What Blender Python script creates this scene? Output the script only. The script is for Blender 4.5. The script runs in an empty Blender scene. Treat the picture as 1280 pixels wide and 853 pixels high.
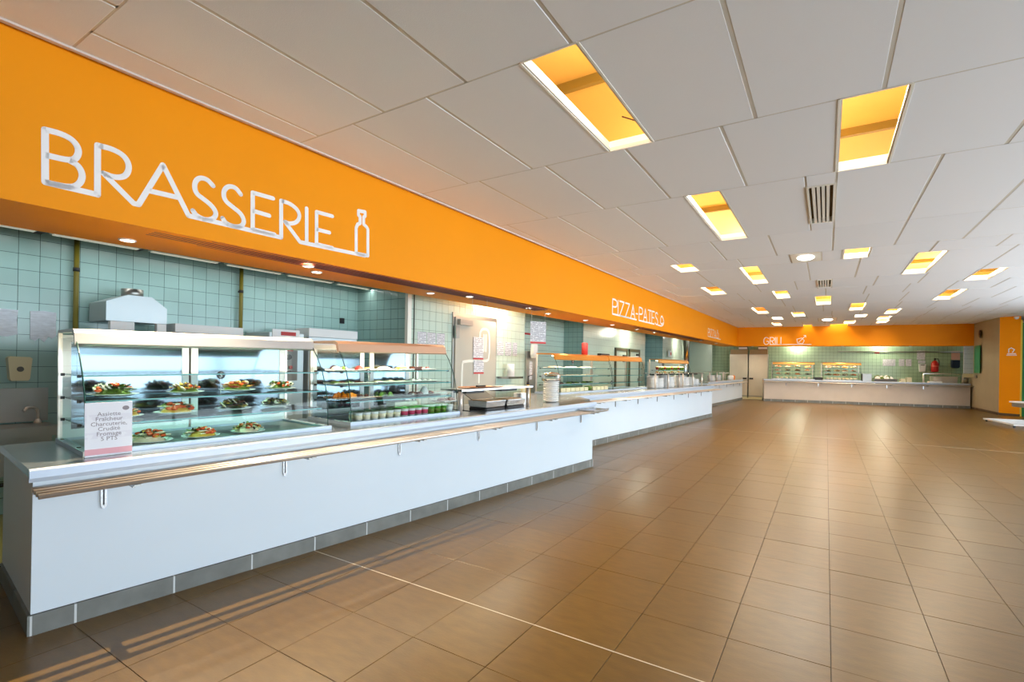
import bpy, math, random
from mathutils import Matrix, Vector
random.seed(7)
PI = math.pi
sc = bpy.context.scene
sc.cycles.transparent_max_bounces = 32
sc.cycles.max_bounces = 10
C = sc.collection

# ------------------------------------------------------------------ camera
YAW, PITCH, ROLL, F, CY = 0.5637, 0.0023, 0.0160, 621.8, 27.74
def cam_axes():
    cy, sy = math.cos(YAW), math.sin(YAW)
    f = Vector((-sy, cy, 0)); r = Vector((cy, sy, 0)); u = Vector((0, 0, 1))
    cp, sp = math.cos(PITCH), math.sin(PITCH)
    f2 = f*cp + u*sp; u2 = u*cp - f*sp
    cr, sr = math.cos(ROLL), math.sin(ROLL)
    return r*cr + u2*sr, u2*cr - r*sr, f2
_r, _u, _f = cam_axes()
cd = bpy.data.cameras.new('camera'); cam = bpy.data.objects.new('camera', cd); C.objects.link(cam)
m = Matrix((_r, _u, -_f)).transposed().to_4x4(); m.translation = Vector((0, 0, 1.55)); cam.matrix_world = m
cd.sensor_width = 36.0; cd.lens = F/1280*36; cd.shift_y = CY/1280
cd.clip_start = 0.05; cd.clip_end = 200
sc.camera = cam

# ------------------------------------------------------------------ world, lights, exposure
vs = sc.view_settings
vs.view_transform = 'Standard'; vs.look = 'None'; vs.exposure = 0.20; vs.gamma = 1.0; vs.use_curve_mapping = False
w = bpy.data.worlds.new('world'); sc.world = w; w.use_nodes = True
bg = w.node_tree.nodes['Background']; bg.inputs[0].default_value = (0.72, 0.86, 1.0, 1); bg.inputs[1].default_value = 1.5
def area(name, loc, direction, sx, sy, power, col):
    l = bpy.data.lights.new(name, 'AREA'); l.shape = 'RECTANGLE'; l.size = sx; l.size_y = sy; l.energy = power; l.color = col
    o = bpy.data.objects.new(name, l); C.objects.link(o); o.location = loc
    o.rotation_euler = Vector(direction).to_track_quat('-Z', 'Y').to_euler()
    return o
DAY = (0.80, 0.90, 1.0)
# daylight through the window bays of the right wall
for y in (-1.6, 3.2, 8.0, 12.8, 17.6):
    area('daylight', (8.12, y, 1.65), (-1, 0, 0.36), 4.6, 2.6, 150 if y < 0 else 350 if y < 14 else 240, DAY)
WARM = (1.0, 0.80, 0.52)

# ------------------------------------------------------------------ materials
def lin(c):
    return tuple((x/12.92 if x <= 0.04045 else ((x+0.055)/1.055)**2.4) for x in c)
def rgb(r, g, b): return lin((r/255, g/255, b/255))
MATS = {}
def mat(name, col, rough=0.5, metal=0.0, emit=None, es=0.0, noise=0.0, nscale=8.0, bump=0.0, bscale=60.0, vary=0.0, spec=0.5, stretch=None, coat=0.0):
    if name in MATS: return MATS[name]
    mt = bpy.data.materials.new(name); mt.use_nodes = True
    nt = mt.node_tree; b = nt.nodes['Principled BSDF']
    b.inputs['Base Color'].default_value = (*col, 1); b.inputs['Roughness'].default_value = rough
    b.inputs['Metallic'].default_value = metal; b.inputs['Specular IOR Level'].default_value = spec
    if coat: b.inputs['Coat Weight'].default_value = coat; b.inputs['Coat Roughness'].default_value = 0.1
    if emit:
        b.inputs['Emission Color'].default_value = (*emit, 1); b.inputs['Emission Strength'].default_value = es
    src = None
    tc = nt.nodes.new('ShaderNodeTexCoord'); mp = nt.nodes.new('ShaderNodeMapping')
    geo = nt.nodes.new('ShaderNodeNewGeometry')
    nt.links.new(geo.outputs['Position'], mp.inputs['Vector'])
    if stretch: mp.inputs['Scale'].default_value = stretch
    if noise:
        n = nt.nodes.new('ShaderNodeTexNoise'); n.inputs['Scale'].default_value = nscale; n.inputs['Detail'].default_value = 5
        nt.links.new(mp.outputs[0], n.inputs['Vector'])
        hs = nt.nodes.new('ShaderNodeHueSaturation'); hs.inputs['Color'].default_value = (*col, 1)
        mr = nt.nodes.new('ShaderNodeMapRange'); mr.inputs[1].default_value = 0.3; mr.inputs[2].default_value = 0.7
        mr.inputs[3].default_value = 1-noise; mr.inputs[4].default_value = 1+noise
        nt.links.new(n.outputs[0], mr.inputs[0]); nt.links.new(mr.outputs[0], hs.inputs['Value'])
        src = hs.outputs[0]
    if vary:
        oi = nt.nodes.new('ShaderNodeObjectInfo'); mr2 = nt.nodes.new('ShaderNodeMapRange')
        mr2.inputs[3].default_value = 1-vary; mr2.inputs[4].default_value = 1+vary
        h2 = nt.nodes.new('ShaderNodeHueSaturation'); nt.links.new(oi.outputs['Random'], mr2.inputs[0]); nt.links.new(mr2.outputs[0], h2.inputs['Value'])
        if src: nt.links.new(src, h2.inputs['Color'])
        else: h2.inputs['Color'].default_value = (*col, 1)
        src = h2.outputs[0]
    if src: nt.links.new(src, b.inputs['Base Color'])
    if bump:
        n2 = nt.nodes.new('ShaderNodeTexNoise'); n2.inputs['Scale'].default_value = bscale; n2.inputs['Detail'].default_value = 3
        nt.links.new(mp.outputs[0], n2.inputs['Vector'])
        bp = nt.nodes.new('ShaderNodeBump'); bp.inputs['Strength'].default_value = bump; bp.inputs['Distance'].default_value = 0.002
        nt.links.new(n2.outputs[0], bp.inputs['Height']); nt.links.new(bp.outputs[0], b.inputs['Normal'])
    MATS[name] = mt
    return mt
def glass(name, tint, refl=1.0, rough=0.02):
    if name in MATS: return MATS[name]
    mt = bpy.data.materials.new(name); mt.use_nodes = True; nt = mt.node_tree; nt.nodes.clear()
    o = nt.nodes.new('ShaderNodeOutputMaterial'); t = nt.nodes.new('ShaderNodeBsdfTransparent'); g = nt.nodes.new('ShaderNodeBsdfGlossy')
    t.inputs[0].default_value = (*tint, 1); g.inputs['Roughness'].default_value = rough; g.inputs[0].default_value = (refl, refl, refl, 1)
    fr = nt.nodes.new('ShaderNodeFresnel'); fr.inputs[0].default_value = 1.45
    mx = nt.nodes.new('ShaderNodeMixShader'); nt.links.new(fr.outputs[0], mx.inputs[0]); nt.links.new(t.outputs[0], mx.inputs[1]); nt.links.new(g.outputs[0], mx.inputs[2])
    nt.links.new(mx.outputs[0], o.inputs[0]); MATS[name] = mt; return mt
def lined(name, base, ink, scale, axis=2, frac=0.35):
    """paper printed with fine lines"""
    if name in MATS: return MATS[name]
    mt = mat(name, base, 0.7); nt = mt.node_tree; b = nt.nodes['Principled BSDF']
    tc = nt.nodes.new('ShaderNodeTexCoord'); sp = nt.nodes.new('ShaderNodeSeparateXYZ'); nt.links.new(tc.outputs['Object'], sp.inputs[0])
    mu = nt.nodes.new('ShaderNodeMath'); mu.operation = 'MULTIPLY'; mu.inputs[1].default_value = scale; nt.links.new(sp.outputs[axis], mu.inputs[0])
    fr = nt.nodes.new('ShaderNodeMath'); fr.operation = 'FRACT'; nt.links.new(mu.outputs[0], fr.inputs[0])
    lt = nt.nodes.new('ShaderNodeMath'); lt.operation = 'LESS_THAN'; lt.inputs[1].default_value = frac; nt.links.new(fr.outputs[0], lt.inputs[0])
    n = nt.nodes.new('ShaderNodeTexNoise'); n.inputs['Scale'].default_value = 25; nt.links.new(tc.outputs['Object'], n.inputs[0])
    gt = nt.nodes.new('ShaderNodeMath'); gt.operation = 'GREATER_THAN'; gt.inputs[1].default_value = 0.45; nt.links.new(n.outputs[0], gt.inputs[0])
    an = nt.nodes.new('ShaderNodeMath'); an.operation = 'MULTIPLY'; nt.links.new(lt.outputs[0], an.inputs[0]); nt.links.new(gt.outputs[0], an.inputs[1])
    mx = nt.nodes.new('ShaderNodeMix'); mx.data_type = 'RGBA'; mx.inputs[6].default_value = (*base, 1); mx.inputs[7].default_value = (*ink, 1)
    nt.links.new(an.outputs[0], mx.inputs[0]); nt.links.new(mx.outputs[2], b.inputs['Base Color'])
    return mt

ORANGE = mat('orange_paint', (0.96, 0.325, 0.0), 0.55, spec=.2, noise=0.02, nscale=0.7)
SOFFIT = mat('orange_soffit_paint', (0.93, 0.30, 0.0), 0.45)
LETTER = mat('white_lettering', rgb(246, 244, 246), 0.5)
CEIL = mat('ceiling_tile_white', rgb(240, 241, 244), 0.9, bump=0.4, bscale=160, vary=0.02)
TBAR = mat('ceiling_bar_beige', rgb(214, 208, 196), 0.6)
LIP = mat('white_opening_lip', rgb(244, 240, 230), 0.4)
PLEN = mat('plenum_yellow_paint', (0.92, 0.56, 0.13), 0.8)
PLEND = mat('plenum_beam_ochre', (0.35, 0.22, 0.03), 0.7)
DARK = mat('dark_metal', (0.02, 0.02, 0.022), 0.5)
FTILE = mat('brown_floor_tile', rgb(102, 76, 27), 0.33, noise=0.13, nscale=7, vary=0.07, bump=0.25, bscale=35, stretch=(1, 3, 1), spec=0.45)
GROUT = mat('floor_grout', rgb(58, 42, 24), 0.8)
JOINT = mat('white_expansion_joint', rgb(205, 196, 180), 0.6)
TEAL = mat('teal_wall_tile', rgb(158, 194, 190), 0.18, noise=0.06, nscale=1.5, vary=0.04, spec=0.5)
TEALG = mat('dark_tile_grout', rgb(52, 74, 72), 0.8)
MINT = mat('mint_wall_tile', rgb(204, 224, 210), 0.2, noise=0.04, nscale=1.5)
MINTG = mat('mint_tile_grout', rgb(132, 156, 138), 0.8)
GREEN = mat('green_wall_tile', rgb(166, 196, 160), 0.22, noise=0.05, nscale=1.5)
COUNTER = mat('white_counter_panel', rgb(214, 226, 236), 0.55, noise=0.012, nscale=1.2)
COUNTERG = mat('grey_beige_counter_panel', rgb(206, 196, 186), 0.5, noise=0.04, nscale=2.5)
SKIRT = mat('grey_skirting_tile', rgb(118, 120, 116), 0.45, noise=0.16, nscale=7, vary=0.05)
SKIRTG = mat('white_skirting_grout', rgb(212, 216, 216), 0.7)
STEEL = mat('brushed_stainless', rgb(196, 198, 200), 0.22, 1.0, bump=0.15, bscale=40, stretch=(12, 12, 120))
EDGE = mat('satin_steel_edge', rgb(188, 202, 220), .45, .3)
MACH = mat('pale_machine_steel', rgb(196, 208, 212), .4, .35, noise=.04, nscale=2)
HOOD = mat('satin_hood_steel', rgb(206, 204, 202), .38, .55)
STEELD = mat('dull_stainless', rgb(172, 172, 168), 0.4, 1.0, noise=0.08, nscale=3)
WORK = mat('stainless_worktop', rgb(190, 194, 198), 0.27, 1.0, noise=0.04, nscale=4)
CHROME = mat('polished_tube', rgb(226, 218, 208), 0.30, .6)
WHITE = mat('white_plastic', rgb(236, 238, 238), 0.4)
CERAM = mat('white_porcelain', rgb(242, 242, 240), 0.15)
CREAM = mat('cream_plastic', rgb(214, 206, 168), 0.4)
BLACK = mat('black_plastic', (0.012, 0.012, 0.014), 0.4)
OLIVE = mat('olive_pipe_paint', rgb(112, 104, 28), 0.45)
GLASS = glass('clear_case_glass', (0.95, 0.99, 0.985), .55)
SHELF = glass('green_shelf_glass', (0.80, 0.96, 0.94), .6)
GEDGE = mat('green_glass_edge', rgb(60, 150, 150), 0.2)
MIRROR = mat('bluish_reflecting_pane', (.12, .155, .18), 0.10, 1.0)
DOORW = mat('white_door_frame', rgb(232, 238, 242), 0.35)
TUBE = mat('lit_tube', (1, 1, 1), 0.4, emit=(1.0, 0.86, 0.62), es=9)
TUBEW = mat('lit_tube_cool', (1, 1, 1), 0.4, emit=(1.0, 0.97, 0.9), es=7)
LAMP = mat('lit_lamp_glass', (1, 1, 1), 0.4, emit=(1.0, 0.88, 0.68), es=25)
PAPER = lined('printed_paper', rgb(226, 228, 232), rgb(120, 124, 140), 38)
PAPERC = lined('blank_card', rgb(232, 234, 242), rgb(225, 226, 236), 9)
RED = mat('red_print', rgb(196, 60, 60), 0.6)
PINK = mat('faded_pink_print', rgb(226, 168, 178), 0.6)
INK = mat('grey_ink', rgb(140, 134, 142), 0.7)
COLDDOOR = mat('grey_cold_room_door', rgb(190, 186, 172), 0.45)
COLUMN = mat('grey_beige_column_paint', rgb(176, 162, 132), 0.6, noise=0.05, nscale=1.5)
KFLOOR = mat('kitchen_floor_olive', rgb(150, 150, 90), 0.4, noise=0.1, nscale=3)

# ------------------------------------------------------------------ mesh builder
class MB:
    def __init__(s): s.v = []; s.f = []; s.sm = []
    def quad(s, pts, smooth=False):
        i = len(s.v); s.v += [tuple(p) for p in pts]; s.f.append(tuple(range(i, i+len(pts)))); s.sm.append(smooth); return s
    def box(s, x0, x1, y0, y1, z0, z1):
        i = len(s.v)
        s.v += [(x0,y0,z0),(x1,y0,z0),(x1,y1,z0),(x0,y1,z0),(x0,y0,z1),(x1,y0,z1),(x1,y1,z1),(x0,y1,z1)]
        for q in ((0,3,2,1),(4,5,6,7),(0,1,5,4),(1,2,6,5),(2,3,7,6),(3,0,4,7)): s.f.append(tuple(i+k for k in q)); s.sm.append(False)
        return s
    def cbox(s, x0, x1, y0, y1, z0, z1, c=0.004):
        """box with chamfered vertical edges and top"""
        def ring(z, d): return [(x0+d,y0+c),(x0+c,y0+d),(x1-c,y0+d),(x1-d,y0+c),(x1-d,y1-c),(x1-c,y1-d),(x0+c,y1-d),(x0+d,y1-c)]
        i = len(s.v)
        for z, d in ((z0, 0), (z1-c, 0), (z1, c*0.9)): s.v += [(x, y, z) for x, y in ring(z, d)]
        s.f.append(tuple(i+k for k in range(7, -1, -1))); s.f.append(tuple(i+16+k for k in range(8))); s.sm += [False, False]
        for a in (0, 8):
            for k in range(8): s.f.append((i+a+k, i+a+(k+1) % 8, i+a+8+(k+1) % 8, i+a+8+k)); s.sm.append(False)
        return s
    def tube(s, pts, r, n=8, closed=False, caps=True):
        pts = [Vector(p) for p in pts]; N = len(pts); i0 = len(s.v); prev = None
        for k, p in enumerate(pts):
            if closed: d = pts[(k+1) % N]-pts[k-1]
            else: d = pts[min(k+1, N-1)]-pts[max(k-1, 0)]
            d.normalize()
            a = prev if prev is not None else (Vector((0, 0, 1)) if abs(d.z) < 0.9 else Vector((1, 0, 0)))
            u = (a-d*a.dot(d)).normalized(); prev = u; w_ = d.cross(u)
            rr = r[k] if isinstance(r, (list, tuple)) else r
            for j in range(n):
                t = 2*PI*j/n; q = p+(u*math.cos(t)+w_*math.sin(t))*rr; s.v.append(tuple(q))
        for k in range(N if closed else N-1):
            a = i0+k*n; b = i0+((k+1) % N)*n
            for j in range(n): s.f.append((a+j, a+(j+1) % n, b+(j+1) % n, b+j)); s.sm.append(True)
        if caps and not closed:
            s.f.append(tuple(i0+j for j in range(n-1, -1, -1))); s.f.append(tuple(i0+(N-1)*n+j for j in range(n))); s.sm += [False, False]
        return s
    def lathe(s, prof, n=20, cx=0, cy=0, sx=1, sy=1):
        i0 = len(s.v)
        for r, z in prof:
            for j in range(n):
                t = 2*PI*j/n; s.v.append((cx+sx*r*math.cos(t), cy+sy*r*math.sin(t), z))
        for k in range(len(prof)-1):
            for j in range(n):
                a = i0+k*n; s.f.append((a+j, a+(j+1) % n, a+n+(j+1) % n, a+n+j)); s.sm.append(True)
        if prof[0][0] > 1e-5: s.f.append(tuple(i0+j for j in range(n-1, -1, -1))); s.sm.append(False)
        if prof[-1][0] > 1e-5: s.f.append(tuple(i0+(len(prof)-1)*n+j for j in range(n))); s.sm.append(False)
        return s
    def prism(s, poly, a, b, axis=0):
        """poly in the two other axes, extruded from a to b along axis"""
        i = len(s.v); n = len(poly)
        for t in (a, b):
            for p, q in poly: s.v.append({0: (t, p, q), 1: (p, t, q), 2: (p, q, t)}[axis])
        s.f.append(tuple(i+k for k in range(n-1, -1, -1))); s.f.append(tuple(i+n+k for k in range(n))); s.sm += [False]*2
        for k in range(n): s.f.append((i+k, i+(k+1) % n, i+n+(k+1) % n, i+n+k)); s.sm.append(False)
        return s
    def blob(s, cx, cy, cz, rx, ry, rz, n=8, m=5, jit=0.0, half=False):
        i0 = len(s.v)
        for a in range(m+1):
            ph = (PI/2 if half else PI)*a/m
            for j in range(n):
                t = 2*PI*j/n; q = 1+random.uniform(-jit, jit)
                s.v.append((cx+rx*math.sin(ph)*math.cos(t)*q, cy+ry*math.sin(ph)*math.sin(t)*q, cz+rz*math.cos(ph)*(q if a else 1)))
        for a in range(m):
            for j in range(n): s.f.append((i0+a*n+j, i0+(a+1)*n+j, i0+(a+1)*n+(j+1) % n, i0+a*n+(j+1) % n)); s.sm.append(True)
        return s
def mesh(name, mb, m):
    me = bpy.data.meshes.new(name); me.from_pydata(mb.v, [], mb.f); me.validate()
    if len(me.polygons) == len(mb.sm): me.polygons.foreach_set('use_smooth', mb.sm)
    if m: me.materials.append(m)
    me.update(); return me
def obj(name, mb, m, parent=None, label=None):
    o = bpy.data.objects.new(name, mesh(name, mb, m) if isinstance(mb, MB) else mb); C.objects.link(o)
    if parent is not None: o.parent = parent
    if label: o['label'] = label
    return o
SHORT = [(' of the first case of the middle counter', " of the middle counter's first case"), ('on the upper filled shelf of the salad case', "on the salad case's upper shelf"), ('on the lower glass shelf of the salad case', "on the salad case's lower shelf"),
         (' of the far case of the middle counter', " of the middle counter's far case"), (' of the top shelf of the cake case', " of the cake case's top shelf"), (' on the top shelf of the cake case', " on the cake case's top shelf"), (' of the middle shelf of the cake case', " of the cake case's middle shelf"), (' of the lowest shelf of the cake case', " of the cake case's lowest shelf")]
ORD = ['first', 'second', 'third', 'fourth', 'fifth', 'sixth', 'seventh', 'eighth', 'ninth', 'tenth', 'eleventh', 'twelfth', 'thirteenth', 'fourteenth']
def tidy(l):
    for a, b in SHORT: l = l.replace(a, b)
    return l
def tag(o, label, cat, group=None, kind=None):
    label = tidy(label); o['label'] = label; o['category'] = cat
    if group: o['group'] = group
    if kind: o['kind'] = kind
    return o
def thing(name, label, cat, loc=(0, 0, 0), rz=0, tilt=0, group=None):
    o = bpy.data.objects.new(name, None); C.objects.link(o); o.empty_display_size = 0.1
    o.location = loc; o.rotation_euler = (0, -tilt, rz); return tag(o, label, cat, group)
def struct(name, mb, m, parent=None):
    o = obj(name, mb, m, parent); o['kind'] = 'structure'; return o
KIDS = {}
def children(o): return [c for c in C.objects if c.parent == o]
def dup(root, loc, rz, label, group=None, tilt=0):
    r = root.copy(); C.objects.link(r); r.location = loc; r.rotation_euler = (0, -tilt, rz); r['label'] = tidy(label)
    if group: r['group'] = group
    if root.name not in KIDS: KIDS[root.name] = [(c, children(c)) for c in children(root)]
    for c, gs in KIDS[root.name]:
        n = c.copy(); C.objects.link(n); n.parent = r
        for g in gs: k = g.copy(); C.objects.link(k); k.parent = n
    return r
class Frame:
    """a serving line: s along its front, t out into the hall, h above z0"""
    def __init__(s, a, b, z0=0, slope=0):
        s.o = Vector((*a, 0)); d = Vector((*b, 0))-s.o; s.L = d.length; s.D = d.normalized(); s.N = Vector((s.D.y, -s.D.x, 0))
        s.rz = math.atan2(s.D.y, s.D.x); s.z0 = z0; s.k = slope
    def at(s, a, t, h=0): return s.o+s.D*a+s.N*t+Vector((0, 0, s.z0+s.k*a+h))
FA = Frame((-3.719, 0.921), (-3.025, 7.133), 0.93, 0.0105)
FB = Frame((-3.86, 8.25), (-3.02, 16.54), 0.99)
FC = Frame((-3.86, 20.2), (-3.46, 26.526), 0.99)
FD = Frame((-2.486, 26.396), (5.227, 27.796), 1.05)

# ------------------------------------------------------------------ structure: floor
TS, TX0, TY0 = 0.4982, 0.0391, 2.5902
fl = struct('floor', MB().box(-9, 8.4, -5.2, 31, -0.12, -0.006), GROUT)
tile_me = mesh('tile', MB().cbox(-TS/2+0.0014, TS/2-0.0014, -TS/2+0.0014, TS/2-0.0014, -0.02, 0.0, 0.001), FTILE)
def proj(p):
    d = Vector(p)-Vector((0, 0, 1.55)); z = d.dot(_f)
    if z < 0.3: return None
    return 640+F*d.dot(_r)/z, 426.5+CY-F*d.dot(_u)/z, z
cells = []
for i in range(-19, 17):
    for j in range(-16, 57):
        x = TX0+(i+.5)*TS; y = TY0+(j+.5)*TS
        if x > 8.2 or y < -5: continue
        if x < -5.1: continue
        q = [proj((x+a*TS/2, y+b*TS/2, 0)) for a, b in ((-1,-1),(1,-1),(1,1),(-1,1))]
        ar = 0
        if all(q) and any(0 < a[0] < 1280 and a[1] < 853 for a in q) and x > -4.2:
            ar = abs(sum(q[k][0]*q[(k+1) % 4][1]-q[(k+1) % 4][0]*q[k][1] for k in range(4)))/2
        cells.append((ar, x, y))
cells.sort(key=lambda c: -c[0])
for ar, x, y in cells[:298]:
    o = bpy.data.objects.new('tile', tile_me); C.objects.link(o); o.parent = fl; o.location = (x, y, random.uniform(-0.0006, 0.0006))
rest = MB()
for ar, x, y in cells[298:]: rest.box(x-TS/2+.0012, x+TS/2-.0012, y-TS/2+.0012, y+TS/2-.0012, -0.02, 0)
o = obj('tile', rest, FTILE, fl); o['kind'] = 'stuff'
jb = MB().box(-3.55, 8.1, TY0-0.004, TY0+0.004, -0.01, 0.0012).box(-3.3, 8.1, TY0+21.6*TS-0.006, TY0+21.6*TS+0.006, -0.01, 0.0012)
obj('expansion_joint', jb, JOINT, fl)
struct('floor', MB().box(-9, -5.1, -5.2, 31, -0.06, 0.0), KFLOOR)

# ------------------------------------------------------------------ structure: walls
TW = 0.161
def tiled_wall(name, origin, u, W, H, tmat, gmat, tile=TW, parts=0, prefer=None, thick=0.1, u0=0.0, skip=None):
    """upright wall: origin = bottom corner, u = unit direction; its face looks to u rotated -90 degrees"""
    rz = math.atan2(u[1], u[0])
    wb = MB().box(0, W, 0, thick, 0, H)
    wo = struct(name, wb, gmat); wo.location = origin; wo.rotation_euler = (0, 0, rz)
    cs = []
    nu = int(W/tile)+2; nv = int(H/tile)+1
    for a in range(nu):
        for b in range(nv):
            x0 = max(0, u0+(a-1)*tile); x1 = min(W, u0+a*tile); z0 = b*tile; z1 = min(H, z0+tile)
            if x1-x0 < 0.02 or z1-z0 < 0.02: continue
            if skip and skip(x0, x1, z0, z1): continue
            cs.append((x0, x1, z0, z1))
    if parts:
        cs.sort(key=lambda c: prefer(c))
        full = mesh('tile', MB().box(0.002, tile-0.002, -0.004, 0.01, 0.002, tile-0.002), tmat)
        for x0, x1, z0, z1 in cs[:parts]:
            me = full if abs(x1-x0-tile) < 1e-4 and abs(z1-z0-tile) < 1e-4 else mesh('tile', MB().box(0.002, x1-x0-0.002, -0.004, 0.01, 0.002, z1-z0-0.002), tmat)
            t = bpy.data.objects.new('tile', me); C.objects.link(t); t.parent = wo; t.location = (x0, random.uniform(-.0004, .0004), z0)
        cs = cs[parts:]
    if cs:
        mb = MB()
        for x0, x1, z0, z1 in cs:
            mb.quad([(x0+.003, -.004, z0+.003), (x1-.003, -.004, z0+.003), (x1-.003, -.004, z1-.003), (x0+.003, -.004, z1-.003)])
            for q in (((x0+.003,-.004,z1-.003),(x1-.003,-.004,z1-.003),(x1-.003,0,z1-.003),(x0+.003,0,z1-.003)), ((x0+.003,-.004,z0+.003),(x0+.003,-.004,z1-.003),(x0+.003,0,z1-.003),(x0+.003,0,z0+.003)),
                      ((x1-.003,-.004,z0+.003),(x1-.003,0,z0+.003),(x1-.003,0,z1-.003),(x1-.003,-.004,z1-.003)), ((x0+.003,-.004,z0+.003),(x0+.003,0,z0+.003),(x1-.003,0,z0+.003),(x1-.003,-.004,z0+.003))): mb.quad(q)
        t = obj('tile', mb, tmat, wo); t['kind'] = 'stuff'
    return wo
KH = 3.0
# u=(0,1): face looks to +x
tiled_wall('wall_left', (-6.8, -2.2, 0), (0, 1), 7.98, KH, TEAL, TEALG, parts=298, u0=0.043,
           prefer=lambda c: (0 if (c[0] > 3.45 and c[2] > 1.65) or (3.3 < c[0] < 4.3 and c[2] > .3) else 1, -c[2]))
tiled_wall('wall_left', (-6.8, 5.78, 0), (1, 0), 1.16, KH, TEAL, TEALG)
tiled_wall('wall_left', (-5.62, 5.8, 0), (0, 1), 3.59, KH, MINT, MINTG, skip=lambda a, b, c, d: a > 1.0 and b < 2.45 and d < 2.45)
tiled_wall('wall_left', (-6.8, 9.3, 0), (0, 1), 4.4, KH, MINT, TEALG, tile=0.15)
tiled_wall('wall_left', (-6.8, 13.7, 0), (1, 0), 0.64, KH, TEAL, TEALG, tile=0.15)
tiled_wall('wall_left', (-6.16, 13.71, 0), (0, 1), 6.0, KH, MINT, MINTG, tile=0.2, skip=lambda a, b, c, d: a > 2.45 and b < 5.6 and d < 2.3)
tiled_wall('wall_left', (-7.2, 19.7, 0), (0, 1), 2.4, KH, TEAL, TEALG, tile=0.2)
tiled_wall('wall_left', (-7.2, 22.0, 0), (1, 0), 1.1, KH, TEAL, TEALG, tile=0.2)
tiled_wall('wall_left', (-6.1, 22.02, 0), (0, 1), 3.6, KH, MINT, MINTG, tile=0.2)
tiled_wall('wall_left', (-6.9, 25.6, 0), (0, 1), 3.2, KH, TEAL, TEALG, tile=0.2)
struct('wall_left', MB().box(-6.8, -5.72, 9.29, 9.39, 0, KH), MINT)
struct('wall_left', MB().box(-7.2, -6.26, 19.62, 19.71, 0, KH), MINT)
struct('wall_left', MB().box(-6.9, -6.2, 25.5, 25.62, 0, KH), MINT)
struct('wall_left', MB().box(-6.9, -5.05, 27.45, 27.6, 0, KH), MINT)
struct('trim_1', MB().box(-5.66, -5.60, 5.755, 5.84, 0, KH), mat('white_corner_strip', rgb(244, 246, 236), 0.4))
struct('trim_2', MB().box(-5.625, -5.60, 5.90, 5.915, 0, KH), mat('grey_gap_strip', rgb(90, 100, 92), 0.6))
# far wall, parallel to the far counter
fw = FD.at(-4.6, -2.3, -FD.z0)
tiled_wall('wall_far', (fw.x, fw.y, 0), (FD.D.x, FD.D.y), 13.3, KH, GREEN, TEALG, tile=0.16)
# walls out of view and the window bays
WALLP = mat('cream_wall_paint', rgb(226, 220, 208), 0.7)
def bay_wall(name, fixed, lo, hi, wins, axis):
    mb = MB()
    def bx(a, b, z0, z1):
        if axis == 0: mb.box(fixed, fixed+0.15, a, b, z0, z1)
        else: mb.box(a, b, fixed-0.15, fixed, z0, z1)
    bx(lo, hi, 0, 0.3); bx(lo, hi, 3.0, 4.6); p = lo
    for a, b in wins: bx(p, a, 0.3, 3.0); p = b
    bx(p, hi, 0.3, 3.0)
    return struct(name, mb, WALLP if axis == 0 else mat('brown_back_wall', rgb(120, 100, 78), .7))
RW = [(y-2.33, y+2.33) for y in (-1.6, 3.2, 8.0, 12.8, 17.6)]
bay_wall('wall_right', 8.2, -5.2, 31, RW, 0)
BW = []
bay_wall('wall_back', -5.0, -9, 8.4, BW, 1)
FRM = mat('window_frame_grey', rgb(120, 124, 126), 0.4)
k = 1
for (a, b) in RW:
    mb = MB()
    for y in (a, (2*a+b)/3, (a+2*b)/3, b): mb.box(8.2, 8.26, y-.03, y+.03, .3, 3.0)
    mb.box(8.2, 8.26, a, b, .3, .36).box(8.2, 8.26, a, b, 2.94, 3.0)
    wo = struct('window_%d' % k, mb, FRM); k += 1
    obj('pane', MB().box(8.225, 8.235, a, b, .3, 3.0), GLASS, wo)
for (a, b) in BW:
    mb = MB()
    for x in (a, (a+b)/2, b): mb.box(x-.03, x+.03, -5.06, -5.0, .6, 2.9)
    mb.box(a, b, -5.06, -5.0, .6, .66).box(a, b, -5.06, -5.0, 2.84, 2.9)
    wo = struct('window_%d' % k, mb, FRM); k += 1
    obj('pane', MB().box(a, b, -5.035, -5.025, .6, 2.9), GLASS, wo)
struct('wall_left', MB().box(-9, -6.9, -5.2, -5.0, 0, KH), WALLP)
struct('wall_left', MB().box(-6.95, -6.8, -5.2, -2.2, 0, 4.6), WALLP)
struct('wall_left', MB().box(-9.1, -9, -5.2, 31, 0, 4.6), WALLP)
struct('wall_far', MB().box(-9, 8.4, 30.9, 31.05, 0, 4.6), WALLP)
# grey column mass, orange pier face and green panel on the right
mb = MB().prism([(5.15, 29.5), (5.15, 27.3), (5.28, 24.63), (5.30, 24.63), (5.42, 29.5)], 0, 3.56, 2)
struct('wall_column', mb, COLUMN)
struct('baseboard_column', MB().prism([(5.13, 27.8), (5.26, 24.60), (5.29, 24.60), (5.16, 27.8)], 0, 0.09, 2), mat('dark_skirting', rgb(92, 70, 44), 0.5))
pier = struct('wall_pier', MB().prism([(5.284, 24.63), (5.77, 24.33), (5.77, 24.75), (5.30, 25.2)], 0, 3.56, 2), ORANGE)
struct('baseboard_pier', MB().prism([(5.28, 24.61), (5.76, 24.31), (5.77, 24.33), (5.28, 24.64)], 0, 0.08, 2), mat('dark_skirting', rgb(92, 70, 44), 0.5))
struct('trim_3', MB().prism([(5.76, 24.32), (5.80, 24.30), (5.81, 24.6), (5.77, 24.6)], 0, 3.4, 2), mat('yellow_edge_strip', rgb(236, 200, 70), 0.5))
struct('wall_panel', MB().prism([(5.80, 24.32), (8.2, 23.2), (8.2, 23.4), (5.80, 24.55)], 0, 3.3, 2), mat('green_panel', rgb(30, 130, 70), 0.5))

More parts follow.
